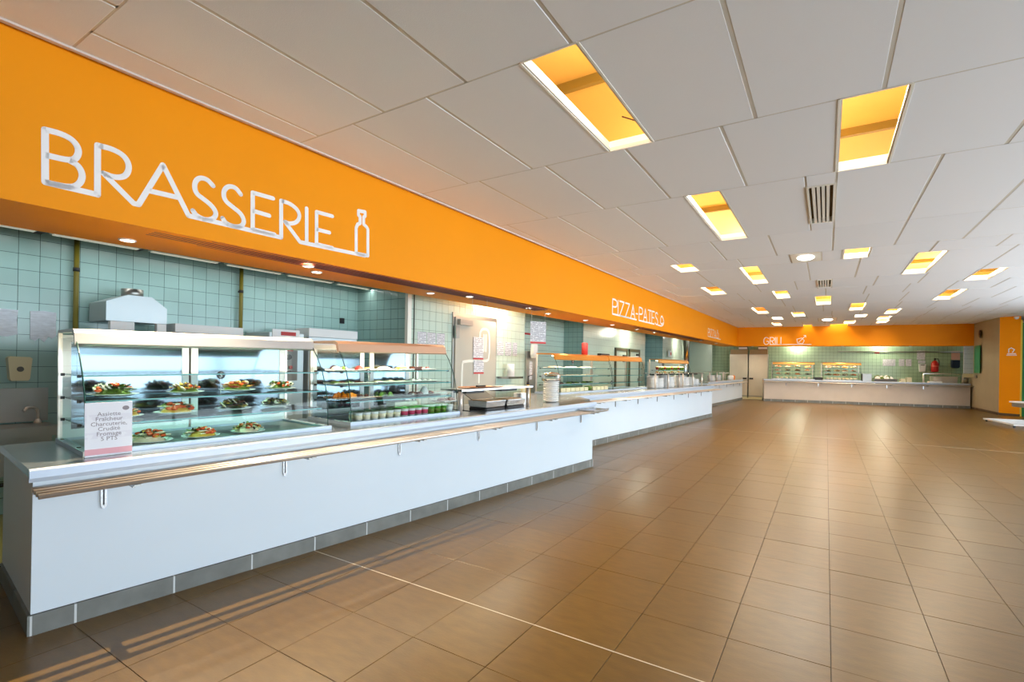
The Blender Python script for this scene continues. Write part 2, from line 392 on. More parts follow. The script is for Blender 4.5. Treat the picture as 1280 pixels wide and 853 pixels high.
# ------------------------------------------------------------------ orange bulkhead over the left counters and over the far counter
def fx(y): return -4.20+0.5/27*y
def fz(y): return 2.49+0.0052*y
ya, yb = -5.0, 27.2
mb = MB()
sec = lambda y: [(fx(y), y, fz(y)), (fx(y), y, 3.60), (fx(y)-0.85, y, 3.60), (fx(y)-0.85, y, fz(y))]
a, b = sec(ya), sec(yb)
for k2 in range(4): mb.quad([a[k2], b[k2], b[(k2+1) % 4], a[(k2+1) % 4]])
mb.quad(a[::-1]); mb.quad(b)
struct('wall_bulkhead', mb, ORANGE)
struct('wall_bulkhead_far', MB().prism([(-3.75, 26.62), (5.2, 27.6), (5.2, 28.3), (-3.9, 27.4)], 2.63, 3.6, 2), ORANGE)
# kitchen ceiling with its dark frame and pale strip lights along the wall
struct('ceiling', MB().box(-9, -4.6, -5, 28.6, 3.0, 3.06), mat('kitchen_ceiling_dark', rgb(86, 92, 84), 0.8))
struct('ceiling', MB().prism([(-4.7, 28.0), (5.2, 28.2), (5.2, 30.9), (-9, 30.9), (-9, 28)], 2.98, 3.04, 2), MATS['kitchen_ceiling_dark'])
y = 0.82
while y < 5.6:
    st = thing('strip_light', 'pale ceiling strip light along the teal wall, %s' % {0:'out at the left edge'}.get(0), 'light', (-6.55, y, 2.78))
    obj('body', MB().box(-.05, .05, 0.04, .80, 0, .035), mat('strip_body', rgb(196, 200, 186), 0.5), st)
    obj('diffuser', MB().box(-.03, .03, 0.06, .78, -.012, 0), mat('strip_diffuser', rgb(225, 225, 205), 0.4, emit=(1, .95, .8), es=0.25), st)
    l = bpy.data.lights.new('lamp', 'AREA'); l.shape = 'RECTANGLE'; l.size = .7; l.size_y = .06; l.energy = 1.6; l.color = (1, .98, .92); lo = bpy.data.objects.new('lamp', l); C.objects.link(lo); lo.parent = st; lo.location = (.1, .42, -.02); lo.rotation_euler = (0, 0, PI/2)
    y += 0.86
    st['label'] = '%s pale strip light from the left picture edge, above the teal tiles' % ORD[round((y-1.68)/.86)]; st['group'] = 'strip lights above the teal tiled wall'
bm_ = MB()
yy = -0.9
while yy < 5.7: bm_.box(-6.8, -5.1, yy-.03, yy+.03, 2.80, 2.86); yy += 0.86
bm_.box(-6.62, -6.56, -1, 5.75, 2.82, 2.9).box(-5.5, -5.45, -1, 5.75, 2.82, 2.9)
tag(obj('ceiling_grid', bm_, DARK), 'dark steel ceiling grid above the teal tiled kitchen wall', 'grid')

# soffit grilles and downlights
def soffit_grille(y0, y1, label):
    g = thing('soffit_grille', label, 'grille', (fx((y0+y1)/2)-0.17, (y0+y1)/2, fz((y0+y1)/2)), PI/2-0.0185)
    L = (y1-y0)/2; br = mat('brown_grille', rgb(122, 52, 8), 0.5); db = mat('dark_grille_slot', rgb(70, 26, 4), 0.6)
    obj('backing', MB().box(-L, L, -.115, .115, -.004, .004), db, g)
    obj('frame', MB().box(-L, L, -.13, -.115, -.012, .002).box(-L, L, .115, .13, -.012, .002).box(-L-.01, -L+.03, -.13, .13, -.012, .002).box(L-.03, L+.01, -.13, .13, -.012, .002), br, g)
    for t in (-.069, -.023, .023, .069): obj('slat', MB().box(-L, L, t-.009, t+.009, -.014, -.002), br, g)
soffit_grille(1.2, 7.6, 'long brown slotted grille in the soffit below the first and largest sign')
soffit_grille(10.3, 19.5, 'long brown slotted grille in the soffit further along, below the second sign')
def downlight(x, y, z, label, power, group=None, size=1.15, col=WARM, tilt=0.0):
    t = thing('downlight', label, 'light', (x, y, z), 0, 0, group)
    obj('ring', MB().tube([(0.052*math.cos(a), 0.052*math.sin(a), -.004) for a in [2*PI*k/16 for k in range(16)]], .008, 6, closed=True), WHITE, t)
    obj('lens', MB().lathe([(0.0, -.003), (.046, -.003), (.046, .0)], 16), LAMP, t)
    if power:
        l = bpy.data.lights.new('lamp', 'SPOT'); l.energy = power; l.color = col; l.spot_size = 2.2; l.spot_blend = 0.8; l.shadow_soft_size = 0.02
        lo = bpy.data.objects.new('lamp', l); C.objects.link(lo); lo.parent = t; lo.location = (0, 0, -.02); lo.rotation_euler = (0, tilt, 0)
    return t
DL = [(-4.74, 1.71, 'nearest, above the left glass case'), (-4.62, 3.37, 'second from the left end'), (-4.62, 5.18, 'third from left, by the white strip'), (-4.50, 8.37, 'beside the hanging menu card'), (-4.46, 10.03, 'just beyond the hanging menu card'),
      (-4.4, 11.47, 'under the first letters of the second sign'), (-4.36, 13.2, 'under the dash of the second sign'), (-4.3, 14.64, 'under the last letters of the second sign'), (-4.22, 16.1, 'just past the second sign'), (-4.15, 20.3, 'under the third sign'), (-4.1, 23.2, 'last before the fridges')]
for x, y, s_ in DL: downlight(x, y, fz(y)-.001, 'small lit downlight in the orange soffit, '+s_, 40, 'downlights in the left soffit', tilt=-0.12)
for y, s_ in ((3.05, 'inside the long grille below the first sign'), (5.6, 'inside the grille past the first sign'), (7.2, 'near the far end of the long grille')):
    downlight(fx(y)-.17, y, fz(y)-.02, 'tiny lit spot '+s_, 60, 'spots in the grille', tilt=-0.35)
l = bpy.data.lights.new('grille_lamp', 'SPOT'); l.energy = 420; l.color = WARM; l.spot_size = 1.9; l.spot_blend = .5; l.shadow_soft_size = .012
lo = bpy.data.objects.new('grille_lamp', l); C.objects.link(lo); lo.location = (-4.205, 1.7, 2.47); lo.rotation_euler = (0, -.62, 0)
for x, y, s_ in ((-3.1, 27.1, 'above the left fridge'), (-1.35, 27.35, 'above the first glass case of the far counter'), (0.62, 27.5, 'above the second glass case of the far counter'), (3.1, 27.75, 'above the red fire extinguisher')):
    downlight(x, y, 2.628, 'small lit downlight in the far soffit, '+s_, 45, 'downlights in the far soffit')
for x, y in ((-5.33, 8.15), (-5.6, 17.3), (-5.5, 24.0), (-1.2, 28.7), (2.2, 29.0)):
    t = thing('ceiling_light', 'round ceiling lamp behind the soffit, %s' % {-5.33: 'by the cold room door', -5.6: 'above the service doors', -5.5: 'near the steel duct column', -1.2: 'left one over the far counter', 2.2: 'right one over the far counter'}[x], 'light', (x, y, 2.97), 0, 0, 'kitchen lamps behind the soffits')
    obj('diffuser', MB().lathe([(0.0, -.06), (.1, -.055), (.15, -.02), (.15, 0)], 20), TUBEW, t)
    l = bpy.data.lights.new('lamp', 'POINT'); l.energy = 46; l.color = (1, .93, .74); l.shadow_soft_size = .12
    lo = bpy.data.objects.new('lamp', l); C.objects.link(lo); lo.parent = t; lo.location = (0, 0, -.2)

# ------------------------------------------------------------------ ceiling of panels with the open bays
HC = 3.536
cl = struct('ceiling', MB().box(-4.3, 8.3, -5.1, -2.0, HC, HC+.06), CEIL)
ROWS = [(-2.0, -.41, [], -2.997), (-.41, 1.17, [], -2.6), (1.17, 2.78, [], -2.997), (2.78, 4.36, [('h', -1.73, -1.32)], None), (4.36, 5.94, [('h', .06, .48)], None),
        (5.94, 8.3, [('h', -1.42, -1.03), ('v', -.21, .06)], None), (8.3, 9.87, [], .06), (9.87, 10.7, [('h', -2.62, -2.22), ('l', -.57, -.1), ('h', .22, .6)], None),
        (10.7, 12.95, [('h', -1.5, -1.15), ('h', 1.28, 1.68)], None), (12.95, 14.4, [('h', -2.69, -2.28), ('v', -.2, .08), ('h', 2.5, 2.9)], None), (14.4, 15.9, [('h', -1.22, -.86)], None),
        (15.9, 18.0, [('h', -.3, .1), ('h', 2.46, 2.86)], None), (18.0, 20.1, [('h', -2.15, -1.75), ('h', .6, 1.0)], None), (20.1, 21.7, [('h', -1.1, -.68), ('h', 1.67, 2.04)], None),
        (21.7, 22.7, [('h', -1.85, -1.47), ('h', .85, 1.24)], None), (22.7, 24.3, [('l', -.3, .32), ('h', 1.63, 2.02)], None), (24.3, 25.9, [('h', -2.08, -1.72), ('h', .58, 1.0), ('h', 1.72, 2.1)], None), (25.9, 27.75, [('h', -.94, -.56), ('h', .1, .8)], None)]
PW = 0.82; bars = MB(); nh = 0; npan = 0; GX = .013; GY = .006
def x_right(y): return 8.15
for y0, y1, sp, anchor in ROWS:
    segs = []
    xl = fx((y0+y1)/2)+.01; xr = 8.15
    if anchor is not None:
        x = anchor
        while x > xl: x -= PW
        while x < xr: segs.append(('p', max(x, xl), min(x+PW, xr))); x += PW
    else:
        x = sp[0][1]
        while x > xl: segs.append(('p', max(x-PW, xl), x)); x -= PW
        for n_, (kd, a, b) in enumerate(sp):
            segs.append((kd, a, b)); x = b; lim = sp[n_+1][1] if n_+1 < len(sp) else xr
            while x < lim-1e-3:
                e = min(x+PW, lim)
                if lim-e < .12: e = lim
                segs.append(('p', x, e)); x = e
    bars.box(xl, xr, y0-GY-.004, y0+GY+.004, HC+.004, HC+.03)
    for kd, a, b in segs:
        bars.box(a-GX-.004, a+GX+.004, y0, y1, HC+.004, HC+.03)
        if kd == 'p':
            o = obj('panel', MB().cbox(a+GX, b-GX, -(y1-y0)/2+GY, (y1-y0)/2-GY, -.03, 0.0, .003), CEIL, cl)
            for v in o.data.vertices: v.co.z = -v.co.z
            o.data.flip_normals(); o.location = (0, (y0+y1)/2, HC+random.uniform(0, .003)); npan += 1
        elif kd == 'h':
            c = ((a+b)/2, (y0+y1)/2)
            hx, hy = (b-a)/2, (y1-y0)/2; lipd = .09
            nh += 1
            li = MB().box(a-.012, a+.004, y0, y1, HC-.002, HC+lipd).box(b-.004, b+.012, y0, y1, HC-.002, HC+lipd).box(a, b, y0-.01, y0+.006, HC-.002, HC+lipd).box(a, b, y1-.006, y1+.012, HC-.002, HC+lipd)
            struct('trim_%d' % (10+nh), li, LIP)
        elif kd == 'l':
            lp = thing('ceiling_light', 'lit white light fitting in the ceiling, %s' % ('the nearer of two, before the slotted vent' if y0 < 12 else 'the farther, near the far orange wall'), 'light', ((a+b)/2, (y0+y1)/2, HC), 0, 0)
            hx, hy = (b-a)/2-.01, (y1-y0)/2-.02
            obj('frame', MB().box(-hx, hx, -hy, hy, -.004, .03), LIP, lp)
            obj('diffuser', MB().blob(0, -.05, -.004, hx*.6, hy*.5, -.04, 20, 5, half=True), TUBEW, lp)
            l = bpy.data.lights.new('lamp', 'AREA'); l.energy = 60; l.color = (1, .93, .80); l.size = .5
            lo = bpy.data.objects.new('lamp', l); C.objects.link(lo); lo.parent = lp; lo.location = (0, 0, -.08)
        elif kd == 'v':
            vn = thing('ceiling_vent', 'beige slotted ceiling vent, %s' % ('the large near one' if y0 < 8 else 'the small far one above the lit opening'), 'vent', ((a+b)/2, (y0+y1)/2, HC), 0, 0)
            hx, hy = (b-a)/2, (y1-y0)/2; v0, v1 = -hy+.36, hy-.42
            if y0 > 8: v0, v1 = -hy+.05, hy-.3
            obj('panel', MB().box(-hx+.01, hx-.01, -hy, v0, 0, .02), CEIL, vn); obj('panel', MB().box(-hx+.01, hx-.01, v1, hy, 0, .02), CEIL, vn)
            obj('backing', MB().box(-hx, hx, v0, v1, .06, .07), mat('vent_dark', rgb(120, 100, 60), 0.7), vn)
            obj('frame', MB().box(-hx, -hx+.02, v0, v1, -.01, .06).box(hx-.02, hx, v0, v1, -.01, .06).box(-hx, hx, v0-.015, v0+.01, -.01, .06).box(-hx, hx, v1-.01, v1+.015, -.01, .06), LIP, vn)
            for q in range(4):
                x = -hx+.02+(q+1)*(2*hx-.04)/5
                obj('slat', MB().box(x-.017, x+.013, v0, v1, -.006, .03), LIP, vn)
bo = obj('ceiling_bar', bars, TBAR, cl); bo['kind'] = 'stuff'
struct('trim_4', MB().prism([(-4.19, -2), (-3.69, 27.0), (-3.66, 27.0), (-4.16, -2)], HC-.012, HC+.01, 2), mat('pinkish_edge_trim', rgb(222, 206, 198), .6))
# the yellow void above
struct('ceiling', MB().box(-4.3, 8.3, -5.1, 28.4, 4.45, 4.55), PLEN)
bm_ = MB()
for y in (2.95, 3.65, 4.6, 7.2, 9.5, 11.8, 13.6, 16.6, 18.8, 21, 23.4, 25.2): bm_.box(-4.2, 8.2, y-.03, y+.03, 4.36, 4.45)
struct('ceiling_beams', bm_, PLEND)
struct('wall_void', MB().box(-4.35, -4.25, -5, 28, HC+.05, 4.5).box(8.2, 8.3, -5, 28, HC+.05, 4.5).box(-4.3, 8.3, 28, 28.1, HC+.05, 4.5).box(-4.3, 8.3, -5.1, -5, HC+.05, 4.5), PLEN)
VOID = [(-1.52, 3.5, 17), (.27, 5.1, 26), (-1.22, 7.0, 34), (-2.4, 10.2, 22), (.4, 10.2, 34), (-1.3, 11.7, 60), (1.5, 11.7, 80), (-2.5, 13.6, 30), (2.7, 13.6, 60), (-1.05, 15.1, 70), (-.1, 16.9, 70), (2.66, 16.9, 70),
        (-1.95, 19, 45), (.8, 19, 45), (-.9, 20.9, 55), (1.85, 20.9, 60), (-1.66, 22.2, 45), (1.05, 22.2, 45), (1.82, 23.5, 60), (-1.9, 25.1, 45), (.8, 25.1, 45), (1.9, 25.1, 45), (-.75, 26.4, 12), (.45, 26.4, 12)]
for x, y, p in VOID:
    l = bpy.data.lights.new('void_lamp', 'POINT'); l.energy = p*(2.0 if y < 8 else 1.5); l.color = (1, .88, .68); l.shadow_soft_size = .1
    lo = bpy.data.objects.new('void_lamp', l); C.objects.link(lo); lo.location = (x, y, 3.85)
wr = MB()
wr.tube([(-1.75, 3.15, 4.25), (-1.3, 2.95, 4.2), (-1.0, 2.75, 4.22)], .008, 5).tube([(-1.9, 3.35, 4.2), (-1.1, 3.2, 4.2)], .012, 5)
wr.tube([(-1.52, 3.55, 4.2), (-1.50, 4.15, 3.8)], .005, 5).tube([(-1.62, 3.6, 4.05), (-1.30, 3.55, 4.05)], .006, 5).tube([(-1.55, 4.2, 3.75), (-1.25, 4.3, 3.62)], .006, 5)
tag(obj('loose_wires', wr, mat('dark_brown_wire', rgb(70, 36, 8), .6)), 'dark loose wires hanging in the nearest open yellow ceiling bay', 'wire')
wr = MB().tube([(-1.35, 7.0, 4.1), (-1.08, 7.0, 4.1)], .006, 5).tube([(-1.2, 7.0, 4.1), (-1.18, 7.9, 3.8)], .004, 5).blob(-1.2, 7.0, 4.08, .03, .03, .03)
tag(obj('loose_wires', wr, MATS['dark_brown_wire']), 'thin wire and clip in the open bay left of the slotted vent', 'wire')

# ------------------------------------------------------------------ lettering
def chaikin(p, n=2):
    for _ in range(n):
        q = [p[0]]
        for a, b in zip(p, p[1:]):
            q += [(a[0]*.75+b[0]*.25, a[1]*.75+b[1]*.25), (a[0]*.25+b[0]*.75, a[1]*.25+b[1]*.75)]
        q.append(p[-1]); p = q
    return p
def strokes(mb, lines, w_, d=.002):
    """flat rounded strokes in the x-z plane, standing out to -y"""
    for l in lines:
        for a, b in zip(l, l[1:]):
            dx, dz = b[0]-a[0], b[1]-a[1]; L = math.hypot(dx, dz)
            if L < 1e-6: continue
            nx, nz = -dz/L*w_/2, dx/L*w_/2
            P = [(a[0]+nx, a[1]+nz), (a[0]-nx, a[1]-nz), (b[0]-nx, b[1]-nz), (b[0]+nx, b[1]+nz)]
            mb.prism(P, 0, -d, 1)
        for p in l:
            mb.prism([(p[0]+w_/2*math.cos(2*PI*k/10), p[1]+w_/2*math.sin(2*PI*k/10)) for k in range(10)], 0, -d*.98, 1)
    return mb
SIGN = {
'B': [[(1.062, 2.983), (1.067, 2.652), (1.332, 2.652)], 'c', [(1.065, 2.983), (1.142, 2.988), (1.202, 2.969), (1.232, 2.917), (1.219, 2.857), (1.184, 2.829), (1.067, 2.824)], 'c', [(1.184, 2.829), (1.23, 2.814), (1.254, 2.756), (1.237, 2.691), (1.191, 2.655), (1.07, 2.652)]],
'R': [[(1.332, 2.65), (1.328, 2.985), (1.36, 2.985)], 'c', [(1.34, 2.985), (1.411, 2.989), (1.48, 2.967), (1.511, 2.904), (1.491, 2.827), (1.43, 2.797), (1.363, 2.806)], [(1.363, 2.806), (1.538, 2.65), (1.568, 2.65)]],
'A': [[(1.568, 2.65), (1.716, 2.985), (1.894, 2.655)], [(1.637, 2.768), (1.813, 2.773)]],
'S': ['c', [(2.069, 2.939), (2.023, 2.979), (1.962, 2.971), (1.93, 2.914), (1.942, 2.841), (2.004, 2.812), (2.067, 2.775), (2.1, 2.726), (2.078, 2.677), (2.018, 2.652), (1.951, 2.668), (1.925, 2.701)]],
'Z': ['c', [(2.289, 2.936), (2.246, 2.981), (2.185, 2.974), (2.148, 2.919), (2.159, 2.849), (2.224, 2.813), (2.294, 2.777), (2.325, 2.719), (2.301, 2.67), (2.239, 2.652), (2.172, 2.664), (2.147, 2.699)]],
'u': [[(1.894, 2.655), (2.655, 2.655)]],
'E': [[(2.395, 2.66), (2.39, 2.98), (2.573, 2.983)], [(2.392, 2.826), (2.54, 2.822)], [(2.395, 2.668), (2.592, 2.668)]],
'Q': [[(2.655, 2.655), (2.649, 2.984), (2.68, 2.984)], 'c', [(2.66, 2.984), (2.73, 2.984), (2.806, 2.953), (2.838, 2.897), (2.808, 2.829), (2.734, 2.797), (2.69, 2.805)], [(2.69, 2.805), (2.842, 2.655)]],
'w': [[(2.842, 2.655), (3.60, 2.672)]], 'I': [[(2.904, 2.985), (2.911, 2.656)]],
'F': [[(3.016, 2.67), (3.011, 2.980), (3.189, 2.984)], [(3.014, 2.813), (3.158, 2.815)], [(3.016, 2.672), (3.195, 2.672)]],
'o': [[(3.484, 2.675), (3.478, 2.938), (3.497, 2.98), (3.527, 2.997), (3.526, 3.069), (3.506, 3.076), (3.505, 3.123), (3.591, 3.133), (3.592, 3.092), (3.573, 3.071), (3.574, 2.999), (3.614, 2.98), (3.631, 2.959), (3.637, 2.680), (3.484, 2.675)]]}
def on_bulk(y):  # origin on the bulkhead face
    return (fx(y), y, 0)
def sign(name, label, y0, glyphs, w_):
    t = thing(name, label, 'sign', on_bulk(y0), PI/2-0.0185)
    for nm, items in glyphs:
        lines = []; cur = False
        for it in items:
            if it == 'c': cur = True; continue
            l = [(p[0]-y0, p[1]) for p in it]
            lines.append(chaikin(l) if cur else l); cur = False
        obj(nm, strokes(MB(), lines, w_), LETTER, t)
    return t
sign('wall_lettering', 'large white thin lettering reading BRASSERIE with a bottle outline', 1.0,
     [({'u': 'underline', 'w': 'underline', 'o': 'bottle_outline'}.get(k_, 'letter'), v) for k_, v in SIGN.items()], .037)
G = {'P': ([[(0, 0), (0, 1)], 'c', [(0, 1), (.35, 1), (.5, .88), (.5, .62), (.35, .5), (0, .5)]], .62), 'I': ([[(0, 0), (0, 1)]], .2), 'Z': ([[(0, 1), (.5, 1), (0, 0), (.55, 0)]], .68),
     'A': ([[(0, 0), (.28, 1), (.56, 0)], [(.1, .35), (.46, .35)]], .7), '-': ([[(0, .45), (.22, .45)]], .42), 'T': ([[(.25, 0), (.25, 1)], [(0, 1), (.5, 1)]], .6), 'E': ([[(.4, 1), (0, 1), (0, 0), (.4, 0)], [(0, .5), (.35, .5)]], .55),
     'S': (['c', [(.42, .88), (.25, 1.02), (.02, .9), (.05, .62), (.4, .42), (.45, .12), (.22, -.03), (0, .12)]], .6), 'G': (['c', [(.6, .85), (.4, 1.02), (.1, .95), (-.02, .5), (.1, .05), (.4, -.02), (.62, .15), (.62, .45)], [(.62, .45), (.38, .45)]], .8),
     'R': ([[(0, 0), (0, 1)], 'c', [(0, 1), (.35, 1), (.5, .88), (.5, .62), (.35, .5), (0, .5)], [(.2, .5), (.5, 0)]], .65), 'L': ([[(0, 1), (0, 0), (.4, 0)]], .5)}
def word(txt, y0, z0, h, sx, total=None):
    out = []; x = y0
    for ch in txt:
        if ch == ' ': x += .3*h*sx; continue
        g, adv = G[ch]; k_ = []
        for it in g: k_.append(it if it == 'c' else [(x+p[0]*h*sx, z0+p[1]*h) for p in it])
        out.append(('letter', k_)); x += adv*h*sx
    return out, x
wd, xe = word('PIZZA-PATES', 10.45, 2.70, .33, 1.60)
wd.append(('underline', [[(10.45, 2.70), (12.0, 2.70)], [(12.2, 2.70), (13.2, 2.70)]]))
wd.append(('slice_outline', ['c', [(xe-.1, 2.70), (xe+.25, 2.69), (xe+.45, 2.75), (xe+.5, 2.85), (xe+.25, 3.02), (xe+.12, 2.80), (xe+.3, 2.74), (xe+.4, 2.8)]]))
sign('wall_lettering', 'white thin lettering reading PIZZA-PATES with a small outline drawing', 10.4, wd, .038)
wd, xe = word('PIZZA', 20.0, 2.74, .30, 1.75)
wd.append(('underline', [[(20.0, 2.74), (22.4, 2.74)]])); wd.append(('bottle_outline', [[(xe+.1, 2.76), (xe+.1, 2.95), (xe+.2, 3.0), (xe+.2, 3.08), (xe+.3, 3.08), (xe+.3, 3.0), (xe+.45, 2.95), (xe+.45, 2.76), (xe+.1, 2.76)]]))
sign('wall_lettering', 'small faint white lettering near the far corner, third along the left bulkhead', 20.0, wd, .03)
t = thing('wall_lettering', 'white thin lettering reading GRILL with a fork and steak outline', 'sign', (-2.60, 26.745, 0), math.atan2(.98, 8.95))
wd, xe = word('GRILL', 0.03, 2.70, .34, 1.0)
wd.append(('underline', [[(.3, 2.70), (2.0, 2.70)]])); wd.append(('steak_outline', [[(1.45, 2.76), (1.42, 2.95), (1.62, 3.0), (1.72, 2.88), (1.66, 2.74), (1.45, 2.76)], [(1.5, 2.8), (1.78, 3.12)], [(1.70, 3.12), (1.78, 3.12), (1.78, 3.04)]]))
for nm, items in wd:
    lines = []; cur = False
    for it in items:
        if it == 'c': cur = True; continue
        lines.append(chaikin(it) if cur else it); cur = False
    obj(nm, strokes(MB(), lines, .032), LETTER, t)
bu = MB(); strokes(bu, [[(.1, 0), (.35, 0)], [(.12, .05), (.33, .05)], [(.15, .1), (.15, .22), (.22, .26)], [(.25, .1), (.3, .2), (.24, .24)]], .03)
o = obj('pier_emblem', bu, LETTER); o.location = (5.37, 24.565, 2.16); o.rotation_euler = (0, 0, math.atan2(-.30, .486)); tag(o, 'small white emblem on the orange pier at the right edge', 'emblem')
o = obj('camera_dome', MB().lathe([(0, -.09), (.05, -.07), (.07, -.02), (.07, 0)], 14), WHITE); o.location = (5.62, 24.2, 3.50); tag(o, 'small white dome camera under the ceiling by the orange pier', 'camera')
o = obj('wall_clock', MB().lathe([(0, .03), (.15, .03), (.16, 0)], 20), BLACK); o.location = (5.15, 26.6, 3.05); o.rotation_euler = (0, -PI/2, 0); tag(o, 'round dark wall clock seen edge-on on the grey column', 'clock')

# ------------------------------------------------------------------ serving counters
def counter(fr, s0, s1, depth, label, panel, over=0.05, end_ext=0.0, rail=(0.05, 0.30), rail_h=-0.115, brackets=(), zr=None, skirt=0.115, thick=.045, left_end=True):
    slope = math.atan(fr.k)
    body = thing('serving_counter', label, 'counter', fr.at(0, 0, -fr.z0), fr.rz)
    z0 = lambda s: fr.z0+fr.k*s-thick
    mb = MB(); P = [(s0, 0.0), (s1, z0(s1))]
    mb.prism([(s0, skirt), (s1, skirt), (s1, z0(s1)), (s0, z0(s0))], 0.0, depth, 1)
    obj('front_panel', mb, panel, body)
    obj('plinth', MB().box(s0-.004, s1+.004, -.012, depth-.004, 0, skirt-.006), SKIRTG, body)
    # skirting tiles along the front and the near end
    s = s0; js = [s0]; nx = s0+0.19 if fr is FA else s0+.3
    while nx < s1-.02: js.append(nx); nx += 0.4985
    js.append(s1)
    for a, b in zip(js, js[1:]): obj('skirting_tile', MB().box(a+.006, b-.006, -.014, .006, 0.001, skirt-.003), SKIRT, body)
    for a in (0, .5, 1.0):
        if a < depth: obj('skirting_tile', MB().box(s0-.014, s0+.006, a+.004-(.014 if a == 0 else 0), min(a+.5, depth)-.004, .001, skirt-.003), SKIRT, body)
    obj('skirting_tile', MB().box(s1-.006, s1+.014, .004, min(.5, depth), .001, skirt-.003), SKIRT, body)
    wk = thing('worktop', 'stainless steel worktop with a thick rolled edge on the '+label.split(',')[0], 'worktop', fr.at(0, 0, 0), fr.rz, slope)
    obj('top_sheet', MB().box(s0-.02, s1+end_ext, -over+.03, depth, -thick, 0), WORK, wk)
    obj('front_edge', MB().prism([(-over, -.05), (-over, -.008), (-over+.008, .0006), (-over+.03, .0006), (-over+.03, -thick), (.0, -thick), (.0, -.075), (-over+.020, -.075), (-over+.014, -.05)][::-1], s0-.021, s1+end_ext+.001, 0), EDGE, wk)
    r = thing('tray_rail', 'tray rail of four steel tubes along the front of the '+label.split(',')[0], 'rail', fr.at(0, 0, rail_h), fr.rz, slope)
    a, b = rail
    n = 4
    for k3 in range(n):
        y = -(a+(b-a)*k3/(n-1)); obj('tube', MB().tube([(s0-.01, y, 0), (s1+.02, y, 0)], .0145, 10), CHROME, r)
    for sb in brackets:
        sb -= 0
        z = 0
        obj('bracket', MB().box(sb+.0, sb+.035, -b-.01, .0, -.024, -.0145).box(sb+.012, sb+.022, -b*.75, 0, -.045, -.024), STEELD, r)
        obj('wall_plate', MB().prism([(sb-.105, -.045), (sb-.075, -.045), (sb-.075, -.15), (sb-.082, -.175), (sb-.098, -.175), (sb-.105, -.15)], -.012, 0, 1), STEEL, r)
        obj('plate_slot', MB().box(sb-.094, sb-.086, -.0135, -.012, -.155, -.06), DARK, r)
    return body, wk, r
bk = [0.40, 1.515, 2.63, 3.745, 4.86, 5.97]
counter(FA, 0, FA.L, 1.12, 'near white serving counter, nearest the camera', COUNTER, rail=(.035, .24), brackets=bk, end_ext=.02)
counter(FB, 0, FB.L, 1.1, 'middle white serving counter, with stacks of white plates', COUNTER, rail=(.06, .28), brackets=[.6+1.12*i for i in range(7)], end_ext=.02)
counter(FC, 0, FC.L, 1.0, 'third white serving counter, next to the fridges', COUNTER, rail=(.05, .25), brackets=[.6+1.3*i for i in range(5)], end_ext=.02)
counter(FD, 0, 7.70, .9, 'far grey serving counter, below the far orange wall', COUNTERG, rail=(.06, .3), brackets=[1.0+1.3*i for i in range(5)], end_ext=.0)
# link worktop between first two counters
pa = FA.at(FA.L, -.25, 0); pb = FB.at(0.3, -.4, 0)
o = obj('corner_worktop', MB().prism([(-3.35, 7.1), (-3.33, 7.72), (-3.86, 8.35), (-4.9, 8.45), (-4.3, 7.1)], .90, .985, 2), WORK)
tag(o, 'plain stainless corner worktop linking the first two counters behind the plate stacks', 'worktop')
o = obj('corner_cupboard', MB().prism([(-3.45, 7.15), (-3.5, 7.65), (-3.95, 8.2), (-4.8, 8.2), (-4.3, 7.15)], 0, .90, 2), COUNTER); tag(o, 'white cupboard body below the corner worktop between the counters', 'cupboard')
tr = MB().box(0, .42, -.26, -.02, 0, .012).box(0, .42, -.27, -.255, 0, .02).box(0, .42, -.02, -.005, 0, .02)
o = obj('serving_tray', tr, STEEL); o.location = FA.at(5.78, .03, -.098); o.rotation_euler = (0, -.0105, FA.rz); tag(o, 'flat pale metal tray lying on the end of the near tray rail', 'tray')

